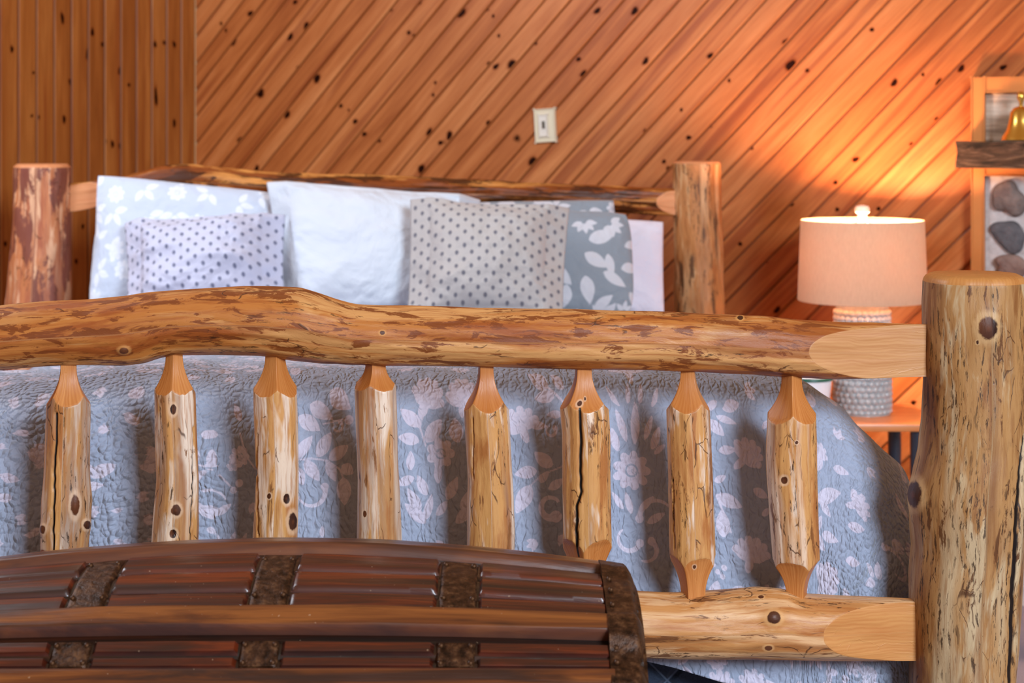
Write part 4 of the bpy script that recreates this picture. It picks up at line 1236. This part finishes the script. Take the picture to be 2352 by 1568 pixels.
def stone_mat(name, c0, c1):
    m = M(name)
    ov = m.n('TexCoord').outputs['Object']
    n = m.noise(ov, 26.0, 6.0, .65)
    m.bsdf(m.mix(n, c0, c1), .85, m.bump(n, .7, .01), .2)
    return m.m
ST = [stone_mat('brown_grey_stone', srgb(84, 70, 66), srgb(150, 132, 124)), stone_mat('slate_stone', srgb(58, 56, 60), srgb(122, 116, 118)), stone_mat('rosy_stone', srgb(110, 84, 76), srgb(168, 138, 126))]
def stone(px, py, rx, ry, mi, seed):
    s0, z0 = on_wall(px, py)
    Y = hit_wall(px, py, DR, NR)[2]
    nu, nv = 20, 40
    ph = np.linspace(0, np.pi / 2, nu)[:, None]; th = np.linspace(0, 2 * np.pi, nv, endpoint=False)[None, :]
    sh = (1 + .16 * np.cos(2 * th + seed) + .10 * np.cos(3 * th + seed * 2) + .05 * np.cos(5 * th))
    a = rx * Y / F * np.sin(ph) ** .7 * np.cos(th) * sh; b = ry * Y / F * np.sin(ph) ** .7 * np.sin(th) * sh
    o = .021 + .022 * np.cos(ph) ** .6 + .004 * fbm(a * 30, b * 30, seed, seed)
    s_2, z_2 = s0 + a, z0 + b
    V = np.stack([CO[0] + DR[0] * s_2 + NR[0] * o, CO[1] + DR[1] * s_2 + NR[1] * o, z_2 + 0 * o], -1)
    mesh_obj('stone', V.reshape(-1, 3), grid_faces(nu, nv, True), ST[mi], FP)
for k, a in enumerate([(2322, 455, 36, 42, 0), (2322, 540, 40, 34, 1), (2330, 612, 44, 26, 2), (2325, 690, 44, 40, 1), (2400, 470, 30, 50, 2), (2410, 570, 32, 38, 0), (2322, 780, 42, 38, 0), (2326, 880, 44, 46, 2), (2420, 720, 44, 60, 1),
                       (2322, 985, 44, 44, 1), (2330, 1080, 44, 42, 0)]):
    stone(*a, k + 1)
bk = M('charred_barn_wood')
ov = bk.n('TexCoord').outputs['Object']
n1 = bk.noise(bk.vmul(ov, (9, 9, 40)), 1.0, 6.0, .7, 1.0)
bk.bsdf(bk.ramp(n1, [(.32, srgb(24, 17, 13)), (.5, srgb(62, 47, 38)), (.68, srgb(96, 76, 62)), (.82, srgb(150, 122, 102))]), .8, bk.bump(n1, .9, .012), .2)
sA, _ = on_wall(2226, 350)
bm = bmesh.new(); bmesh.ops.create_cube(bm, size=1)
bmesh.ops.subdivide_edges(bm, edges=list(bm.edges), cuts=10, use_grid_fill=True)
for v in bm.verts:
    s = sA + (v.co.x + .5) * (S1 - sA)
    z = zL0 + .009 + (v.co.z + .5) * (zL1 - zL0 - .009)
    o = .0345 + (v.co.y + .5) * .10
    nn = np.array([math.sin(z * 160 + s * 31) * .5 + math.sin(s * 90 + o * 200), math.sin(s * 60 + 1), math.sin(s * 47 + z * 90)]) * .0022
    edge_o = nn[0] if abs(v.co.y) > .49 and v.co.y > 0 else 0
    v.co = (CO[0] + DR[0] * (s + (nn[2] if v.co.x < -.49 else 0)) + NR[0] * (o + edge_o), CO[1] + DR[1] * (s + (nn[2] if v.co.x < -.49 else 0)) + NR[1] * (o + edge_o), z + (nn[1] if v.co.z > .49 else 0))
bmesh.ops.recalc_face_normals(bm, faces=bm.faces)
LG = bm_obj('mantel_shelf', bm, bk.m, None, True, .8)
tag(LG, 'rough dark barn wood mantel ledge across the framed stone panel', 'shelf')
MAT_GOLD = simple('polished_brass', srgb(232, 186, 92), .25, metal=1.0)
BELL = empty('brass_bell')
tag(BELL, 'brass bell on the dark ledge, cut off by the right edge of the photo', 'ornament')
sBl, zBl = on_wall(2362, 322)
o_ = .085
bx, by = CO[0] + DR[0] * sBl + NR[0] * o_, CO[1] + DR[1] * sBl + NR[1] * o_
zl = zL1 + .002
lathe('bell_body', [(.030, 0), (.050, .002), (.046, .012), (.036, .028), (.030, .050), (.027, .072), (.018, .084), (.006, .088)], MAT_GOLD, BELL, (bx, by, zl), 48)
lathe('handle', [(.005, .088), (.005, .098), (.010, .108), (.009, .120), (.003, .126)], MAT_GOLD, BELL, (bx, by, zl), 24)

# white round thing on the carpet beyond the foot post
BW_ = lathe('bowl', [(.05, 0), (.085, .006), (.105, .05), (.112, .085), (.108, .085), (.100, .05), (.08, .012), (.004, .010)], MAT_CUP, None, (1.005, 3.86, 0.0), 48)
tag(BW_, 'white rounded bowl on the carpet, half hidden by the right foot post', 'bowl')

# ---------------------------------------------------------------- trunk in the foreground
TRK = empty('trunk')
tag(TRK, 'antique dome top trunk of dark red brown wood with metal straps, before the footboard', 'trunk')
XC, HLF, TR_, TYC, TZC = -.272, .416, .28, 1.95, .433
def tsurf(u, ph, h):
    u, ph, h = np.broadcast_arrays(np.asarray(u, float), np.asarray(ph, float), np.asarray(h, float))
    p = np.radians(ph)
    cam_ = -.034 * (u / HLF) ** 2 * np.clip((45 - ph) / 50, 0, 1) * np.clip((ph + 75) / 40, 0, 1)
    return np.stack([XC + u, TYC - (TR_ + h) * np.sin(p), TZC + (TR_ + h) * np.cos(p) + cam_], -1)
def trunk_wood(name, c0, c1, c2, sc=1.0):
    m = M(name)
    uv = m.attr('tco', True)
    g = m.noise(m.vmul(uv, (3.0, 60, 1)), 1.0, 5.0, .65, .7)
    g2 = m.noise(m.vmul(uv, (10, 320, 1)), 1.0, 3.0, .6)
    st = m.noise(m.vmul(uv, (5, 24, 4)), 1.0, 3.0, .55, .6)
    c = m.ramp(g, [(.3, c0), (.52, c1), (.74, c2)])
    c = m.mix(m.maprange(g2, .5, .75, 0.0, .35), c, c0)
    c = m.mix(m.maprange(st, .6, .74, 0.0, .75), c, srgb(38, 16, 10))
    sp = m.noise(m.vmul(uv, (220, 240, 1)), 1.0, 1.0)
    c = m.mix(m.maprange(sp, .93, .95, 0.0, .4), c, srgb(190, 160, 130))
    ed = m.attr('worn_sheen')
    c = m.mix(m.math('MULTIPLY', ed, .35), c, srgb(120, 88, 84))  # edge tint: wear plus reflected light put into the colour
    m.bsdf(c, m.maprange(g, .3, .7, .42, .28), m.bump(m.math('ADD', g, m.math('MULTIPLY', g2, .4)), .3, .003), .5, coat=.35, coat_rough=.2)
    return m.m
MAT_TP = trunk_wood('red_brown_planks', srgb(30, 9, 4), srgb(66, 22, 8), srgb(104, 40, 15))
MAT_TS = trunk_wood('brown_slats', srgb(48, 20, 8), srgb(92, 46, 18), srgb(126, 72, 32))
MAT_TD = trunk_wood('gap_shade_wood', srgb(16, 6, 3), srgb(30, 11, 5), srgb(48, 20, 9))  # lid base darkened: shadow of the slat gaps put into its colour
def tm_metal():
    m = M('rusty_dark_strap_metal')
    ov = m.n('TexCoord').outputs['Object']
    n = m.noise(ov, 90.0, 5.0, .7)
    m.bsdf(m.ramp(n, [(.3, srgb(34, 19, 10)), (.55, srgb(70, 42, 22)), (.75, srgb(104, 70, 42))]), m.maprange(n, .3, .7, .3, .55), m.bump(n, .5, .003), .5, metal=.55)
    return m.m
MAT_TM = tm_metal()
def tpatch(name, u0, u1, p0, p1, h0, h1, mat, parent, nu=60, nv=16, round_=.15, hfun=None, ends=0.0):
    """a strip lying on the dome from h0 (its foot) to h1 (its face)"""
    us = np.linspace(u0, u1, nu); ps = np.linspace(p0, p1, nv)
    U, Pp = np.meshgrid(us, ps, indexing='ij')
    e = np.clip(np.minimum((Pp - p0), (p1 - Pp)) / ((p1 - p0) * round_ + 1e-9), 0, 1)
    h = h0 + (h1 - h0) * np.sqrt(1 - (1 - e) ** 2)
    if ends:
        eu = np.clip(np.minimum(U - u0, u1 - U) / ends, 0, 1)
        h = h0 + (h - h0) * np.sqrt(1 - (1 - eu) ** 2)
    if hfun is not None:
        h = h + hfun(U, Pp)
    h = h + .0009 * fbm(U * 8, Pp * .2, 0, 71) * (h > h0 + 1e-5)
    Pm = tsurf(U, Pp, h)
    Pb = tsurf(U, Pp, h0 - .004)
    worn_sheen = np.clip(1 - e * 1.2, 0, 1) * .8
    V = np.concatenate([Pm.reshape(-1, 3), Pb.reshape(-1, 3)])
    n_ = nu * nv
    idx = np.arange(n_).reshape(nu, nv)
    fs = [tuple(f) for f in grid_faces(nu, nv)] + [tuple(n_ + i for i in f[::-1]) for f in grid_faces(nu, nv)]
    border = list(idx[:, 0]) + list(idx[-1, 1:]) + list(idx[::-1, -1][1:]) + list(idx[0, ::-1][1:-1])
    for a, b in zip(border, border[1:] + border[:1]):
        fs.append((a, n_ + a, n_ + b, b))
    uvv = np.stack([U + h0 * 40 + p0 * .13, np.radians(Pp) * TR_ + p0 * .01, U * 0 + p0], -1).reshape(-1, 3)
    o = mesh_obj(name, V, fs, mat, parent, {'tco': np.vstack([uvv, uvv]), 'worn_sheen': np.concatenate([worn_sheen.ravel(), worn_sheen.ravel()])})
    bm = bmesh.new(); bm.from_mesh(o.data); bmesh.ops.recalc_face_normals(bm, faces=bm.faces); bm.to_mesh(o.data); bm.free()
    o.data.set_sharp_from_angle(angle=.9)
    return o
def plank_grooves(U, Pp):
    g = 0
    for c in (-42, -30, -8, 11.5 , 20.5, 39.5, 56):
        g = g - .0035 * np.exp(-((Pp - c - 1.2 * (U / HLF) ** 2 * (1 if c > 0 else 0)) / .55) ** 2)
    for c, w_ in ((-.5, .9), (34.2, 1.1), (-18, .8), (-42, .8), (56, .8)):
        g = g - .011 * np.exp(-((Pp - c) / w_) ** 4)
    return g
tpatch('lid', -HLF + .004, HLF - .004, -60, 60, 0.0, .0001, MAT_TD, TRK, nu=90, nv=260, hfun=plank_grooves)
# lid ends (D shaped boards)
for sgn in (-1, 1):
    ph = np.linspace(-60, 60, 50)
    u_ = sgn * (HLF - .006)
    A_ = tsurf(u_, ph, -.002); B_ = tsurf(sgn * (HLF - .02), ph, -.002)
    V = list(A_) + list(B_)
    n_ = len(ph)
    fs = [tuple(range(n_)), tuple(range(2 * n_ - 1, n_ - 1, -1))] + [(i, n_ + i, n_ + (i + 1) % n_, (i + 1) % n_) for i in range(n_)]
    z0 = np.array(V)
    o = mesh_obj('lid_end', V, fs, MAT_TP, TRK, {'tco': z0[:, [1, 2, 0]], 'worn_sheen': np.zeros(len(V))}, smooth=False)
    bm = bmesh.new(); bm.from_mesh(o.data); bmesh.ops.recalc_face_normals(bm, faces=bm.faces); bm.to_mesh(o.data); bm.free()
for (p0, p1) in ((-50, -43), (-26, -19), (-14, -1.6), (26.6, 33.0), (42.6, 55)):
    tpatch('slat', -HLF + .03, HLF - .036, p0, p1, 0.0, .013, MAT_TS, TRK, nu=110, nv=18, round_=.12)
NAILB = bmesh.new()
bmesh.ops.create_uvsphere(NAILB, u_segments=10, v_segments=6, radius=.0032)
nail_me = bpy.data.meshes.new('nail'); NAILB.to_mesh(nail_me); NAILB.free()
for p in nail_me.polygons: p.use_smooth = True
nail_me.materials.append(MAT_TM)
def nail(parent, u, ph, h):
    o = bpy.data.objects.new('nail', nail_me)
    COL.objects.link(o); o.parent = parent
    o.location = tuple(float(q) for q in tsurf(u, ph, h))
for pxm in (-165, 205, 620, 1052):
    u = (pxm - CX) / F * 1.854 - XC
    for (p0, p1) in ((-19, -14), (.8, 26.4), (35.4, 42.4)):
        st_ = tpatch('strap', u - .021, u + .021, p0, p1, 0.0, .0035, MAT_TM, TRK, nu=14, nv=20, round_=.08, ends=.003)
        for du in (-.016, .016):
            for q in (.18, .82):
                nail(st_, u + du, p0 + (p1 - p0) * q, .0038)
# raised plank faces between the straps
us_ = [(-165 - CX) / F * 1.854 - XC + .021 + 0.0, (205 - CX) / F * 1.854 - XC, (620 - CX) / F * 1.854 - XC, (1052 - CX) / F * 1.854 - XC]
segs = [(-HLF + .03, us_[0] - .044 + .0), (us_[0] + .003, us_[1] - .023), (us_[1] + .023, us_[2] - .023), (us_[2] + .023, us_[3] - .023), (us_[3] + .023, HLF - .038)]
segs = [(a, b) for a, b in segs if b - a > .02]
for (a, b) in segs:
    for (p0, p1) in ((1.0, 10.8), (11.9, 19.8), (20.9, 26.2), (35.7, 38.9), (39.9, 42.3)):
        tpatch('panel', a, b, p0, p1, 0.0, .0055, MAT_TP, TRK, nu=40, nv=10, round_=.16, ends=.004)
for sgn in (-1, 1):
    a, b = sorted((sgn * (HLF - .040), sgn * HLF))
    def bumps(U, Pp):
        r = 0
        for c, w_, am in ((-5, 9, .010), (31, 5.5, .010), (49.5, 6, .010)):
            r = r + am * np.exp(-(np.abs(Pp - c) / w_) ** 4)
        return r - .02 * np.clip((np.abs(U) - (HLF - .012)) / .012, 0, 1) ** 2
    bd = tpatch('end_band', a, b, -60, 60, 0.0, .0055, MAT_TM, TRK, nu=16, nv=170, round_=.01, hfun=bumps)
    for ph in (8, 15, 22, 37, 41, 57):
        nail(bd, sgn * (HLF - .033), ph, .0075)
# body under the lid
yf, yb, zr = float(tsurf(0, 60, 0)[1]), float(tsurf(0, -60, 0)[1]), float(tsurf(0, 60, 0)[2])
bz = box_bm((XC - HLF + .006, yf + .006, .0), (XC + HLF - .006, yb - .006, zr - .004), .006)
o = bm_obj('body', bz, None, TRK, True, .6)
co = np.array([v.co[:] for v in o.data.vertices])
a = o.data.attributes.new('tco', 'FLOAT_VECTOR', 'POINT'); a.data.foreach_set('vector', np.ascontiguousarray(co[:, [0, 2, 1]], dtype=np.float32).ravel())
o.data.materials.append(MAT_TP)

# ---------------------------------------------------------------- light
w = bpy.data.worlds.new('room_light')
scn.world = w
w.use_nodes = True
w.node_tree.nodes['Background'].inputs[0].default_value = (1.0, .57, .31, 1)
w.node_tree.nodes['Background'].inputs[1].default_value = .42
def area(name, loc, target, sx, sy, col, power):
    l = bpy.data.lights.new(name, 'AREA')
    l.shape = 'RECTANGLE'; l.size = sx; l.size_y = sy
    l.color = col; l.energy = power
    o = bpy.data.objects.new(name, l); COL.objects.link(o)
    o.location = loc
    dvec = Vector(target) - Vector(loc)
    o.rotation_euler = dvec.to_track_quat('-Z', 'Y').to_euler()
    return o
area('daylight_right', (2.35, -2.3, 2.75), (0.0, 2.45, .72), 1.6, 1.3, (.74, .87, 1.0), 385)
area('daylight_left', (-2.2, 3.1, 2.35), (-.3, 3.6, .8), 1.0, 1.2, (.78, .88, 1.0), 62)

scn.cycles.max_bounces = 8
scn.cycles.diffuse_bounces = 4

vs = scn.view_settings
vs.view_transform = 'Standard'
vs.look = 'None'
vs.gamma = 1
vs.use_curve_mapping = False
vs.exposure = 0.0
